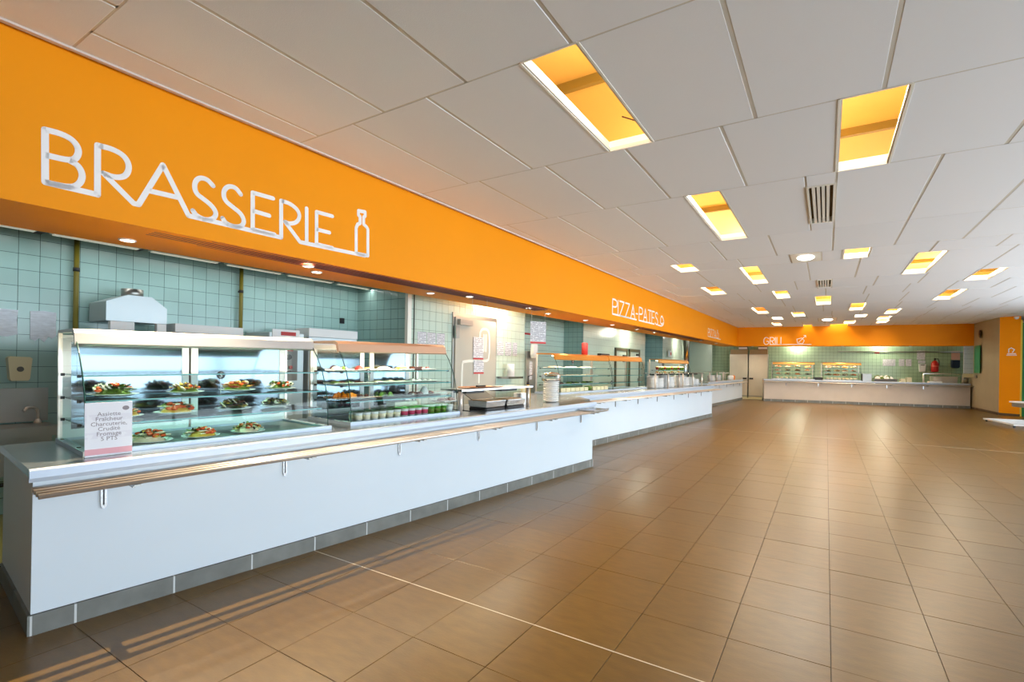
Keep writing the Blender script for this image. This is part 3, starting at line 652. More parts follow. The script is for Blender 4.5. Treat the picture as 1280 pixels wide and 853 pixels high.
# ------------------------------------------------------------------ glass display cases
def display_case(name_label, fr, s0, s1, tf, tt, tb, H, hood=.115, shelves=(.18, .335, .50), lampmat=TUBE, rear=True, hoodmat=HOOD, front=True, nshelf=None, lamp_power=14, clamps=True, door_count=2, slope=None, sdepth=None):
    """tf: front offset of the base, tt: front offset of the hood, tb: back offset (all as t, negative = behind the counter front)"""
    L = s1-s0; D = tf-tb; top = tf-tt
    t = thing('display_case', name_label, 'display case', fr.at(s0, tf, 0), fr.rz, math.atan(fr.k))
    n = 7
    prof = []
    for k4 in range(n):
        u = k4/(n-1); z = .03+(H-hood*.5-.03)*u; y = .03+(top-.01)*(u**2.6); prof.append((y, z))
    obj('base_frame', MB().box(-.02, L+.02, 0, .05, 0, .03).box(-.02, L+.02, D-.04, D, 0, .03).box(-.02, .03, .05, D-.04, 0, .03).box(L-.03, L+.02, .05, D-.04, 0, .03), EDGE, t)
    obj('base_tray', MB().box(.03, L-.03, .05, D-.04, .002, .012), STEELD, t)
    for x in (.0, L):
        pl = [(y, z) for y, z in prof]+[(D-.03, H-hood*.5), (D-.03, .03)]
        obj('side_glass', MB().quad([(x, a, b) for a, b in pl]), GLASS, t)
        ed = MB().tube([(x, y-.002, z) for y, z in prof], .0045, 6); obj('glass_edge', ed, mat('dark_glass_edge', rgb(28, 66, 62), .25), t)
        obj('post', MB().box(x-.012, x+.012, D-.035, D-.005, .03, H-.01), CHROME, t)
        if clamps:
            cm = MB()
            for z in (.03, *shelves): cm.box(x-.010, x+.010, .08+.5*(top-.05), .10+.5*(top-.05), z-.016, z+.004).box(x-.010, x+.010, D-.12, D-.10, z-.016, z+.004)
            c_ = obj('clamp', cm, BLACK, t); c_['kind'] = 'stuff'
    if front:
        fg = MB(); pr = [(y, z) for y, z in prof]
        for (ya_, za_), (yb_, zb_) in zip(pr, pr[1:]): fg.quad([(0.005, ya_, za_), (L-.005, ya_, za_), (L-.005, yb_, zb_), (0.005, yb_, zb_)], True)
        obj('front_glass', fg, GLASS, t)
    for z in shelves:
        u = max(0, (z-.03)/(H-.09)); yf = .05+(top)*(u**2.6)+.04; yf = max(yf, .12)
        sh = obj('shelf', MB().box(.008, L-.008, yf, D-.07, z-.008, z), SHELF, t)
        obj('shelf_edge', MB().box(.008, L-.008, yf-.004, yf, z-.009, z+.001), GEDGE, sh)
    hp = [(top-.005, H-hood), (top-.02, H-hood+.01), (top, H-.03), (top+.03, H-.006), (top+.06, H), (D-.01, H), (D-.01, H-.02), (top+.07, H-.02), (top+.03, H-.045), (top+.012, H-hood+.012)]
    obj('hood', MB().prism(hp, -.01, L+.01, 0), hoodmat, t)
    obj('lamp_tube', MB().tube([(.06, top+.10, H-.05), (L-.06, top+.10, H-.05)], .012, 8), lampmat, t)
    if lamp_power:
        l = bpy.data.lights.new('lamp', 'AREA'); l.shape = 'RECTANGLE'; l.size = L*.9; l.size_y = .05; l.energy = lamp_power; l.color = (1, .9, .72)
        lo = bpy.data.objects.new('lamp', l); C.objects.link(lo); lo.parent = t; lo.location = (L/2, top+.10, H-.066)
    if rear:
        w_ = L/door_count
        for k4 in range(door_count):
            a, b = k4*w_+.01, (k4+1)*w_-.01-(.12 if fr is FA and s0 > 2 else 0)*(k4+1)/2-.0; y = D-.03
            d_ = obj('sliding_door', MB().box(a, a+.05, y, y+.02, .03, H-.03).box(b-.05, b, y, y+.02, .03, H-.03).box(a+.05, b-.05, y, y+.02, .03, .09).box(a+.05, b-.05, y, y+.02, H-.08, H-.03), DOORW, t)
            obj('pane', MB().box(a+.045, b-.045, y+.006, y+.012, .085, H-.075), MIRROR, d_)
    return t
case1 = display_case('near glass display case filled with salad plates, leftmost on the near counter', FA, .27, 1.93, -.20, -.50, -1.02, .81)
case2 = display_case('glass display case of cakes and drinks, right of the salad case on the near counter', FA, 2.20, 3.60, -.26, -.50, -1.02, .80, shelves=(.21, .365, .50), hoodmat=mat('copper_tinted_steel', rgb(226, 186, 158), .35, .6), lamp_power=12)
case3 = display_case('glass display case on the middle counter, left of its plate stacks, first half', FB, .25, 2.45, -.45, -.6, -1.05, .79, hood=.13, shelves=(.17, .34, .50), rear=False, front=False, hoodmat=mat('orange_reflecting_hood', rgb(222, 150, 60), .3, .7), lamp_power=8)
case4 = display_case('glass display case on the middle counter, second half, almost empty', FB, 2.5, 4.3, -.45, -.6, -1.05, .80, hood=.13, shelves=(.17, .34, .50), rear=False, front=False, hoodmat=MATS['orange_reflecting_hood'], lamp_power=6)
case5 = display_case('glass display case behind the plate stacks, far half of the middle counter', FB, 5.85, 8.3, -.62, -.75, -1.05, .78, hood=.12, shelves=(.17, .32, .46), rear=False, front=False, hoodmat=mat('ochre_hood', rgb(190, 140, 50), .35, .6), lamp_power=10)
case6 = display_case('left of two glass display cases on the far counter', FD, .40, 2.12, -.35, -.45, -.85, .82, shelves=(.2, .38, .56), front=False, hoodmat=mat('golden_hood', rgb(206, 156, 84), .3, .8), lamp_power=12, rear=False)
case7 = display_case('right of two glass display cases on the far counter', FD, 2.48, 3.95, -.35, -.45, -.85, .82, shelves=(.2, .38, .56), front=False, hoodmat=MATS['golden_hood'], lamp_power=14, rear=False)

# ------------------------------------------------------------------ food on plates
def food_mat(n, c, r=.4): return mat(n, rgb(*c), r, noise=.12, nscale=30)
LEAF = food_mat('salad_leaf', (92, 120, 34)); LEAFD = food_mat('dark_leaf', (44, 58, 26)); TOM = food_mat('tomato', (214, 84, 36), .25); EGG = food_mat('egg_white', (240, 232, 214), .3)
CORN = food_mat('sweetcorn', (230, 186, 70)); OLIV = food_mat('olive', (34, 22, 22), .25); HAM = food_mat('cured_ham', (150, 52, 44), .35); CRUST = food_mat('tart_crust', (200, 150, 90)); CREAMF = food_mat('cream', (240, 226, 196))
CARR = food_mat('orange_fruit', (236, 130, 20), .3); BEEF = food_mat('brown_meat', (96, 44, 30)); CHOC = food_mat('chocolate', (62, 30, 20))
plate_me = mesh('plate', MB().lathe([(0, .004), (.075, .004), (.12, .016), (.124, .019), (.118, .019), (.074, .009), (0, .009)], 28), CERAM)
def heap(cols, seed, rad=.105, hi=.05):
    """parts of a heaped plate: list of (name, mesh)"""
    random.seed(seed); out = []
    for nm, m_, kind, n_ in cols:
        mb = MB()
        for k5 in range(n_):
            a = random.uniform(0, 2*PI); r = rad*math.sqrt(random.random())*.88; z = .014+hi*(.92*math.sqrt(max(0, 1-(r/rad/.95)**2)))*random.uniform(.75, 1.1) if kind != 'base' else 0
            x, y = r*math.cos(a), r*math.sin(a)
            if kind == 'leaf':
                p = MB(); q = random.uniform(.018, .034); c_, s_ = math.cos(a+1), math.sin(a+1); tz = random.uniform(-.01, .012)
                mb.quad([(x, y, z), (x+q*c_, y+q*s_, z+tz+.006), (x+q*1.5*c_-q*.4*s_, y+q*1.5*s_+q*.4*c_, z+tz), (x+q*.5*c_-q*.9*s_, y+q*.5*s_+q*.9*c_, z-.006)], True)
                mb.quad([(x, y, z), (x-q*s_, y+q*c_, z+.008), (x-q*.8*s_-q*.6*c_, y+q*.8*c_-q*.6*s_, z-.004), (x-q*.7*c_, y-q*.7*s_, z-.003)], True)
            elif kind == 'base': mb.blob(x*.1, y*.1, .010, rad*.80, rad*.80, hi*.72, 14, 5, .09, half=True)
            elif kind == 'wedge': mb.blob(x, y, z+.004, .021, .013, .010, 8, 4, .05)
            elif kind == 'slice': mb.tube([(x, y, z), (x+.003, y-.004, z+.005)], .021, 12)
            elif kind == 'dot': mb.blob(x, y, z+.006, .008, .008, .008, 6, 4)
            elif kind == 'strip': mb.box(x-.03, x+.03, y-.006, y+.006, z, z+.006)
            elif kind == 'yolk': mb.blob(x, y, z+.006, .010, .010, .008, 8, 4)
        out.append((nm, mesh(nm, mb, m_)))
    return out
RECIPES = {
 'mixed': [('salad_bed', LEAF, 'base', 1), ('salad_leaf', LEAF, 'leaf', 22), ('dark_leaf', LEAFD, 'leaf', 16), ('tomato_wedge', TOM, 'wedge', 12), ('egg_slice', EGG, 'slice', 9), ('olive', OLIV, 'dot', 8), ('pale_strip', CREAMF, 'strip', 6)],
 'ham': [('salad_bed', LEAF, 'base', 1), ('salad_leaf', CORN, 'leaf', 22), ('ham_strip', HAM, 'strip', 14), ('egg_slice', EGG, 'slice', 7), ('egg_yolk', CORN, 'yolk', 4), ('dark_leaf', LEAFD, 'leaf', 18), ('tomato_wedge', TOM, 'wedge', 5)],
 'tomato': [('salad_bed', CORN, 'base', 1), ('tomato_wedge', TOM, 'wedge', 18), ('salad_leaf', LEAF, 'leaf', 16), ('cream_strip', CREAMF, 'strip', 14), ('olive', OLIV, 'dot', 9), ('egg_slice', EGG, 'slice', 4)],
 'dark': [('salad_bed', LEAFD, 'base', 1), ('ham_strip', BEEF, 'strip', 18), ('salad_leaf', LEAF, 'leaf', 22), ('egg_slice', EGG, 'slice', 8), ('olive', OLIV, 'dot', 7), ('yellow_leaf', CORN, 'leaf', 12)],
 'pale': [('salad_bed', CREAMF, 'base', 1), ('cream_strip', CREAMF, 'strip', 14), ('tomato_wedge', TOM, 'wedge', 16), ('salad_leaf', LEAF, 'leaf', 14), ('yellow_leaf', CORN, 'leaf', 10), ('olive', OLIV, 'dot', 5)],
}
HEAPS = {(k5, v): heap(RECIPES[k5], 10*v+len(k5), hi=.062) for k5 in RECIPES for v in (0, 1)}
def salad(fr, s, t_, h, kind, v, label, sc_=1.0, rot=0, group=None, name='salad_plate'):
    p = thing(name, label, 'plate', fr.at(s, t_, h), fr.rz+rot, 0, group); p.scale = (sc_,)*3
    obj('plate', plate_me, None, p)
    for nm, me in HEAPS[(kind, v)]: obj(nm, me, None, p)
    return p
hs = {1: .50, 2: .335, 3: .18, 0: .014}
UP = 'upper filled shelf of the salad case'; LO = 'lower glass shelf of the salad case'
salad(FA, .50, -.66, .337, 'mixed', 0, 'salad plate with tomato and pale slices, leftmost on the '+UP, 1.22, .3)
salad(FA, .96, -.68, .337, 'ham', 0, 'salad plate with dark ham sides, second on the '+UP, 1.05, 1.2)
salad(FA, 1.35, -.68, .337, 'ham', 1, 'salad plate with red-brown slices beside the price disc on the '+UP, 1.12, 2.2)
salad(FA, 1.72, -.68, .337, 'mixed', 1, 'salad plate with an egg ring, rightmost on the '+UP, 1.08, 4)
salad(FA, .57, -.68, .182, 'tomato', 0, 'salad plate half hidden behind the menu card on the '+LO, .95, 1)
salad(FA, .89, -.66, .182, 'tomato', 1, 'yellow and orange salad plate right of the menu card on the '+LO, 1.18, 2.4)
salad(FA, 1.32, -.68, .182, 'dark', 0, 'salad plate with dark meat strips, middle of the '+LO, 1.12, .6)
salad(FA, 1.68, -.68, .182, 'dark', 1, 'salad plate with rolled dark slices and egg, right on the '+LO, 1.05, 5)
salad(FA, .66, -.42, .014, 'pale', 0, 'pale plate with tomato wedges beside the menu card, bottom of the salad case', 1.12, .5)
salad(FA, .985, -.42, .014, 'tomato', 1, 'tomato and greens plate in the middle of the bottom of the salad case', 1.02, 3.3)
salad(FA, 1.33, -.42, .014, 'pale', 1, 'pale shellfish-coloured plate, rightmost on the bottom of the salad case', 1.02, 1.9)
def text_mesh(s_, size, m_, ext=.0006):
    cu = bpy.data.curves.new('text', 'FONT'); cu.body = s_; cu.size = size; cu.align_x = 'CENTER'; cu.align_y = 'CENTER'; cu.extrude = ext; cu.resolution_u = 2
    o_ = bpy.data.objects.new('text', cu); C.objects.link(o_)
    me = bpy.data.meshes.new_from_object(o_.evaluated_get(bpy.context.evaluated_depsgraph_get())); bpy.data.objects.remove(o_); bpy.data.curves.remove(cu)
    me.materials.clear(); me.materials.append(m_); return me
def text(s_, size, m_, parent, loc, name='printed_text'):
    o_ = bpy.data.objects.new(name, text_mesh(s_, size, m_)); C.objects.link(o_); o_.parent = parent; o_.location = loc; o_.rotation_euler = (PI/2, 0, 0); return o_
def price_disc(fr, s, t_, h, num, label, r=.033):
    d_ = thing('price_disc', label, 'price tag', fr.at(s, t_, h), fr.rz)
    obj('stick', MB().tube([(0, 0, 0), (0, 0, .12)], .0022, 6), WHITE, d_)
    obj('disc', MB().prism([(r*math.cos(2*PI*k6/20), .145+r*math.sin(2*PI*k6/20)) for k6 in range(20)], 0, .004, 1), BLACK, d_)
    text(num, .055, WHITE, d_, (0, -.001, .143))
price_disc(FA, 1.18, -.58, .337, '5', 'black round price disc reading 5 on a white stick in the salad case')
price_disc(FA, 2.62, -.62, .345, '2', 'black round price disc reading 2 on a stick in the cake case', .03)
# standing menu card
mc = thing('menu_card', 'white standing menu card with a pink foot band in front of the salad case', 'card', FA.at(.365, -.135, .002), FA.rz, .0105)
cb = MB().box(-.119, .119, 0, .004, 0.0, .335); obj('card', cb, PAPERC, mc)
obj('pink_band', MB().box(-.119, .119, -.0012, 0, .012, .048), PINK, mc)
obj('foot', MB().box(-.119, .119, 0, .045, 0, .003), GLASS, mc)
obj('logo', MB().prism([(.085+.018*math.cos(2*PI*k6/14), .295+.014*math.sin(2*PI*k6/14)) for k6 in range(14)], -.001, 0, 1), INK, mc)
for k6, s_ in enumerate(('Assiette', 'Fraîcheur', 'Charcuterie,', 'Crudité', 'Fromage', '5 PTS')): text(s_, .036, INK, mc, (0, -.0006, .262-.031*k6))

# cakes, platters and cups in the second case
def platter(fr, s, t_, h, L, W, label, items, m_=CERAM, name='platter', group=None):
    p = thing(name, label, 'platter', fr.at(s, t_, h), fr.rz, 0, group)
    obj('dish', MB().prism([(-W/2, .012), (-W/2+.02, 0), (W/2-.02, 0), (W/2, .012), (W/2-.004, .014), (W/2-.02, .004), (-W/2+.02, .004), (-W/2+.004, .014)], -L/2, L/2, 0), m_, p)
    for nm, m2, pts in items:
        for (x, y, rx, ry, rz_) in pts: obj(nm, MB().blob(x, y, .006, rx, ry, rz_, 10, 4, .05, half=True), m2, p)
    return p
random.seed(3)
platter(FA, 2.37, -.76, .502, .22, .2, 'white dish with a cream and green dessert, leftmost on the top shelf of the cake case', [('dessert', CREAMF, [(-.04, 0, .05, .05, .04), (.05, 0, .04, .05, .035)]), ('garnish', LEAF, [(.03, -.03, .02, .02, .045)])])
platter(FA, 2.66, -.76, .502, .26, .2, 'white dish with brown and red cake slices, second on the top shelf of the cake case', [('cake_slice', HAM, [(-.06, 0, .045, .06, .045)]), ('cake_slice', CRUST, [(.05, 0, .05, .06, .03)])])
platter(FA, 2.92, -.76, .502, .22, .2, 'white dish with a domed cream cake, middle of the top shelf of the cake case', [('cream_cake', CREAMF, [(0, 0, .09, .07, .038)])])
platter(FA, 3.17, -.76, .502, .22, .2, 'white dish with a pale yellow cake, fourth on the top shelf of the cake case', [('cream_cake', CORN, [(0, 0, .08, .07, .034)]), ('icing', CREAMF, [(0, 0, .06, .05, .045)])])
o = obj('chocolate_cake', MB().cbox(-.06, .06, -.05, .05, 0, .04), CHOC); o.location = FA.at(3.34, -.72, .502); o.rotation_euler = (0, 0, FA.rz); tag(o, 'dark chocolate cake block near the right of the top shelf of the cake case', 'cake')
platter(FA, 3.51, -.76, .502, .2, .2, 'white dish with red-dotted tartlets, right end of the top shelf of the cake case', [('tartlet', CREAMF, [(-.05, 0, .035, .04, .02), (.04, 0, .035, .04, .02)]), ('berry', HAM, [(-.05, -.01, .015, .015, .03), (.02, -.01, .014, .015, .03), (.05, -.01, .014, .015, .03)])])
platter(FA, 2.47, -.74, .367, .46, .22, 'long platter with green and brown filling, left of the middle shelf of the cake case', [('filling', LEAF, [(-.16, 0, .05, .06, .025), (-.02, 0, .05, .06, .02)]), ('filling', BEEF, [(-.09, 0, .05, .06, .025), (.12, 0, .05, .05, .02)])])
platter(FA, 2.98, -.74, .367, .46, .22, 'long white platter with pale slices, middle of the middle shelf of the cake case', [('pale_slice', CREAMF, [(-.16, 0, .06, .06, .02), (0, 0, .07, .06, .022), (.15, 0, .05, .06, .018)])])
platter(FA, 3.42, -.74, .367, .36, .22, 'white platter of small white rolls at the right of the middle shelf of the cake case', [('roll', CERAM, [(-.12, 0, .04, .05, .03), (-.03, 0, .04, .05, .028), (.06, 0, .04, .05, .03), (.14, 0, .03, .05, .026)])])
platter(FA, 2.47, -.66, .225, .52, .26, 'oval pinkish platter heaped with orange fruit on the lowest shelf of the cake case', [('orange_piece', CARR, [(random.uniform(-.2, .02), random.uniform(-.07, .07), .028, .028, random.uniform(.03, .06)) for _ in range(16)]), ('brown_piece', BEEF, [(random.uniform(.02, .2), random.uniform(-.06, .06), .028, .028, .035) for _ in range(8)])], m_=mat('terracotta_dish', rgb(226, 170, 140), .3))
platter(FA, 2.97, -.68, .213, .42, .24, 'dark tray of olives and green bites, middle of the lowest shelf of the cake case', [('green_bite', LEAF, [(random.uniform(-.17, -.04), random.uniform(-.06, .06), .03, .03, .05) for _ in range(6)]), ('dark_bite', OLIV, [(random.uniform(-.04, .17), random.uniform(-.06, .06), .03, .03, .035) for _ in range(8)])], m_=STEELD)
platter(FA, 3.40, -.68, .213, .40, .24, 'tray with brown rolls and a wrapped pack, right of the lowest shelf of the cake case', [('brown_roll', BEEF, [(-.14, 0, .05, .06, .035), (-.03, 0, .04, .06, .03), (.13, 0, .05, .06, .035)]), ('wrapped_pack', CERAM, [(.06, .02, .06, .05, .09)])], m_=STEELD)
o = obj('cream_tub', MB().cbox(-.16, .16, -.08, .08, 0, .07), mat('pale_green_tub', rgb(206, 214, 176), .4)); o.location = FA.at(3.13, -.7, .08); o.rotation_euler = (0, 0, FA.rz); tag(o, 'long pale green box below the dark tray in the cake case', 'box')
o = obj('tub_stand', MB().box(-.17, .17, -.09, .09, 0, .064), STEELD); o.location = FA.at(3.13, -.7, .014); o.rotation_euler = (0, 0, FA.rz); tag(o, 'low steel stand under the long pale green box in the cake case', 'stand')
GCUP = mat('green_cup_label', rgb(70, 150, 40), .4); PCUP = mat('red_cup_label', rgb(196, 50, 90), .4)
def cup(kind):
    p = thing('dessert_cup', '', 'cup', (0, 0, 0))
    obj('pot', MB().lathe([(.024, 0), (.031, .066), (.033, .069), (.033, .073), (.0, .073)], 14), WHITE if kind != 'green' else GCUP, p)
    obj('label_band', MB().lathe([(.0262, .02), (.0303, .052)], 14), {'mixed': PCUP, 'green': LEAF, 'white': WHITE, 'glass': CREAMF}[kind], p)
    obj('lid', MB().lathe([(.0335, .071), (.0335, .075), (0, .076)], 14), {'mixed': GCUP, 'green': WHITE, 'white': WHITE, 'glass': LEAFD}[kind], p)
    return p
protos = {}
seqs = [('glass', 6, 2.32), ('mixed', 4, 2.88), ('green', 3, 3.25), ('white', 1, 3.53)]
LBL = {'glass': 'cream dessert cup', 'mixed': 'red and green printed yoghurt cup', 'green': 'green printed yoghurt cup', 'white': 'plain white cup'}
for kd, n_, sst in seqs:
    for row in (0, 1):
        for q in range(n_):
            s = sst+q*.092; lbl = '%s %s from the left, %s row in the cake case' % (ORD[q], LBL[kd], 'front' if row == 0 else 'back')
            if s > 3.56: continue
            loc = FA.at(s, -.345-row*.095, .034 if False else .014)
            if kd not in protos: protos[kd] = cup(kd); r_ = protos[kd]; r_.scale = (1.3, 1.3, 1.3); r_.location = loc; r_.rotation_euler = (0, 0, FA.rz); r_['label'] = lbl; r_['group'] = kd+' dessert cups'
            else: dup(protos[kd], loc, FA.rz, lbl, kd+' dessert cups')

# ------------------------------------------------------------------ pass-through gantry with pans on the near counter
def gantry(fr, s0, s1, tfront, depth, H, label, lights=True, n=2, r=.022):
    g = thing('gantry', label, 'shelf', fr.at(s0, tfront, 0), fr.rz, math.atan(fr.k)); L = s1-s0
    obj('shelf', MB().box(-.025, L+.05, -.02, depth, H, H+.022), STEEL, g)
    for k7 in range(n):
        x = L*k7/(n-1); obj('post', MB().tube([(x, .03, 0), (x, .03, H)], r, 14), CHROME, g)
    if lights:
        for k7 in range(2): x = L*(.22+.5*k7); obj('heat_lamp', MB().box(x-.16, x+.16, .06, depth-.06, H-.035, H), DARK, g)
    return g
gantry(FA, 3.665, 4.98, -.27, .34, .255, 'steel pass-through shelf on two round posts over black-based pans on the near counter', r=.026)
def pan(s, t_, label, sc_=1.0):
    p = thing('warming_pan', label, 'pan', FA.at(s, t_, .01), FA.rz, .0105)
    obj('base', MB().cbox(-.19, .19, -.15, .15, -.006, .03, .02), BLACK, p)
    obj('pan', MB().prism([(-.14, .03), (-.155, .10), (-.165, .10), (-.165, .105), (.165, .105), (.165, .10), (.155, .10), (.14, .03)], -.185, .185, 0), STEEL, p)
    obj('contents', MB().box(-.15, .15, -.12, .12, .1055, .112), CRUST, p); return p
pan(4.25, -.40, 'black-based warming pan under the left half of the pass-through shelf')
pan(4.66, -.40, 'black-based warming pan under the right half of the pass-through shelf')
o = obj('induction_hob', MB().box(-.52, .50, -.26, .28, 0, .006), mat('black_glass_hob', (.02, .02, .022), .08)); o.location = FA.at(4.42, -.62, .001); o.rotation_euler = (0, -.0105, FA.rz); tag(o, 'glossy dark hob plate set in the worktop under the pans', 'hob')
lid = thing('pan_lid', 'black tilted lid leaning behind the warming pans', 'lid', FA.at(4.42, -.68, .12), FA.rz, .0105); obj('lid_sheet', MB().prism([(-.1, -.02), (.12, .09), (.12, .1), (-.1, -.01)], -.25, .2, 0), DARK, lid); obj('handle', MB().tube([(-.1, .1, .085), (-.1, .06, .13), (.05, .06, .13)], .01, 6), BLACK, lid)
platter(FA, 4.15, -.42, .279, .62, .22, 'long copper-edged serving board on the pass-through shelf', [], m_=mat('copper_edge', rgb(206, 150, 110), .3, .6), name='serving_board')
o = obj('tongs', MB().box(-.1, .1, -.015, .015, 0, .022), BLACK); o.location = FA.at(4.15, -.42, .285); o.rotation_euler = (0, 0, FA.rz+.2); tag(o, 'black tongs lying on the board above the pass-through shelf', 'tongs')
o = obj('paper_roll', MB().lathe([(.075, 0), (.075, .26), (.02, .26), (.02, .2)], 20), WHITE); o.location = (-5.45, 8.58, 1.30); tag(o, 'tall white paper roll against the mint wall beside the cold room door', 'paper roll')
o = obj('roll_shelf', MB().box(-5.62, -5.32, 8.3, 8.86, 1.26, 1.30), STEEL); tag(o, 'small steel wall shelf holding the white paper roll', 'shelf')
# wire stand right of the cake case
st = thing('wire_stand', 'thin wire stand with a dark tray of bites right of the cake case', 'stand', FA.at(3.72, -.62, 0), FA.rz, .0105)
for y in (0, .28): obj('wire_leg', MB().tube([(0, y, 0), (0, y, .2), (.03, y, .22), (.30, y, .22), (.33, y, .2), (.33, y, 0)], .005, 6), CHROME, st)
obj('tray', MB().box(.02, .31, .02, .26, .10, .115), STEELD, st)
obj('bites', MB().blob(.1, .14, .115, .07, .08, .03, 10, 3, .1, True).blob(.24, .14, .115, .05, .08, .03, 10, 3, .1, True), BEEF, st)
# stacked plates, box and bottle at the end of the near counter
def plate_stack(fr, s, t_, n_, r, label, grp, z=0.0, cover=False):
    p0 = None
    for k8 in range(n_):
        rr = r*(1+random.uniform(-.02, .02)); loc = fr.at(s+random.uniform(-.003, .003), t_, z+.001+k8*.028)
        if p0 is None or fr.k: 
            me = BOWLS.setdefault(round(r, 2), mesh('bowl', MB().lathe([(0, 0), (r*.55, 0), (r*.9, .018), (r, .034), (r*.97, .036), (r*.85, .02), (r*.5, .004), (0, .004)], 28), CERAM))
        o_ = bpy.data.objects.new('serving_plate', me); C.objects.link(o_); o_.location = loc; p0 = o_
        tag(o_, (ORD[k8]+' plate up in the '+label) if k8 < n_-1 else 'topmost plate of the '+label, 'plate', grp)
BOWLS = {}
plate_stack(FA, 5.72, -.42, 12, .125, 'tall white stack at the right end of the near counter', 'tall plate stack on the near counter')
cv = obj('plastic_cover', MB().lathe([(.0, .0), (.1, -.01), (.14, -.04), (.145, -.13)], 24), glass('milky_plastic', (.9, .9, .88), .8, .2)); cv.location = FA.at(5.72, -.42, .012+.44); tag(cv, 'milky plastic cover over the tall plate stack', 'cover')
o = obj('white_box', MB().cbox(-.09, .09, -.07, .07, 0, .16, .01), WHITE); o.location = FA.at(5.15, -.55, 0); o.rotation_euler = (0, -.0105, FA.rz); tag(o, 'small white box standing left of the tall plate stack', 'box')
bt = thing('sauce_bottle', 'yellow sauce bottle behind the tall plate stack', 'bottle', FA.at(5.62, -.78, 0), FA.rz); obj('body', MB().lathe([(.04, 0), (.04, .2), (.02, .25)], 14), CORN, bt); obj('cap', MB().lathe([(.02, .25), (.02, .28), (.006, .31), (0, .31)], 12), OLIV, bt)
obj('pump_spout', MB().tube([(0, 0, .3), (0, 0, .38), (.1, 0, .4)], .008, 6), BLACK, bt)
cs_ = thing('condiment_holder', 'dark holder with cream bottles behind the tall plate stack', 'holder', FA.at(5.42, -.72, 0), FA.rz); obj('holder', MB().cbox(-.06, .06, -.05, .05, 0, .12), DARK, cs_); obj('cream_bottle', MB().lathe([(.035, .12), (.035, .2), (.01, .24), (0, .24)], 12), CREAM, cs_)

# ------------------------------------------------------------------ hanging cards
def hanging(x, y, z, wd_, ht, ztop, label, band=True, rz=PI/2):
    h_ = thing('hanging_card', label, 'card', (x, y, z), rz)
    obj('card', MB().box(-wd_/2, wd_/2, 0, .004, 0, ht), PAPER, h_)
    if band: obj('red_band', MB().box(-wd_/2, wd_/2, -.002, 0, 0, .035), RED, h_)
    for x_ in (-wd_/2+.02, wd_/2-.02): obj('wire', MB().tube([(x_, 0, ht), (x_, 0, ztop-z)], .002, 5), CHROME, h_)
    return h_
hanging(-4.4, 7.83, 1.93, .33, .40, 2.53, 'white printed menu card with red foot band hanging on two wires above the worktops', rz=PI/2-.5)
h_ = thing('hanging_wires', 'pair of bare hanging wires before the cold room door', 'wire', (-4.3, 5.9, 2.3), PI/2)
for x_ in (-.18, .18): obj('wire', MB().tube([(x_, 0, 0), (x_, 0, .22)], .002, 5), CHROME, h_)

# ------------------------------------------------------------------ cold room door and wall papers (wall facing the hall at x = -5.62)
dr = thing('cold_room_door', 'grey cold room door with white outline drawing behind the pass-through shelf', 'door', (-5.62, 6.92, 0), PI/2)
obj('leaf', MB().box(0, 1.28, -.05, 0, .02, 2.38), COLDDOOR, dr)
obj('frame', MB().box(-.05, 1.33, -.03, 0, 2.38, 2.46).box(-.05, 0, -.03, 0, 0, 2.38).box(1.28, 1.33, -.03, 0, 0, 2.38), STEELD, dr)
obj('closer', MB().box(.05, .42, -.12, -.05, 2.24, 2.34), STEELD, dr)
for z in (.5, 2.0): obj('hinge', MB().box(-.03, .07, -.09, -.05, z, z+.22), STEELD, dr)
out = MB(); W_ = mat('white_outline_paint', rgb(240, 240, 230), .5)
strokes(out, [chaikin([(.20, .95), (.20, 1.52), (.24, 1.6), (.95, 1.6), (1.05, 1.65), (1.05, 2.12), (.98, 2.22), (.80, 2.22), (.72, 2.12), (.72, 1.2)], 1), [(.86, 2.1), (.86, 1.8)], [(.93, 2.1), (.93, 1.8)]], .05, .004)
oo = obj('outline_drawing', out, W_, dr); oo.location = (0, -.05, 0)
def paper(x, y, z, wd_, ht, rz, label, m_=None, band=None, name='wall_notice', cat='notice'):
    p = thing(name, label, cat, (x, y, z), rz); obj('sheet', MB().box(-wd_/2, wd_/2, -.004, 0, 0, ht), m_ or PAPER, p)
    if band: obj('coloured_band', MB().box(-wd_/2, wd_/2, -.006, -.004, 0, .03), band, p)
    return p
paper(-5.562, 7.60, 1.63, .32, .42, PI/2, 'white printed notice with red foot band on the cold room door, upper one', band=RED)
paper(-5.562, 7.62, 1.36, .32, .25, PI/2, 'white printed notice with red foot band on the cold room door, lower one', band=RED)
for q, (y, s_) in enumerate(((6.10, 'left'), (6.33, 'middle'), (6.57, 'right'))): paper(-5.612, y, 1.84, .21, .22, PI/2, 'printed notice on the mint tiles left of the cold room door, %s of three' % s_)
paper(-5.612, 6.57, 1.70, .19, .13, PI/2, 'narrow notice on the mint tiles just below the three notices')
for q, (y, s_) in enumerate(((8.42, 'left'), (8.72, 'second from left'), (8.98, 'right'))): paper(-5.612, y, 1.73, .24 if q < 2 else .17, .28, PI/2, 'printed notice on the mint tiles right of the cold room door, %s' % s_)
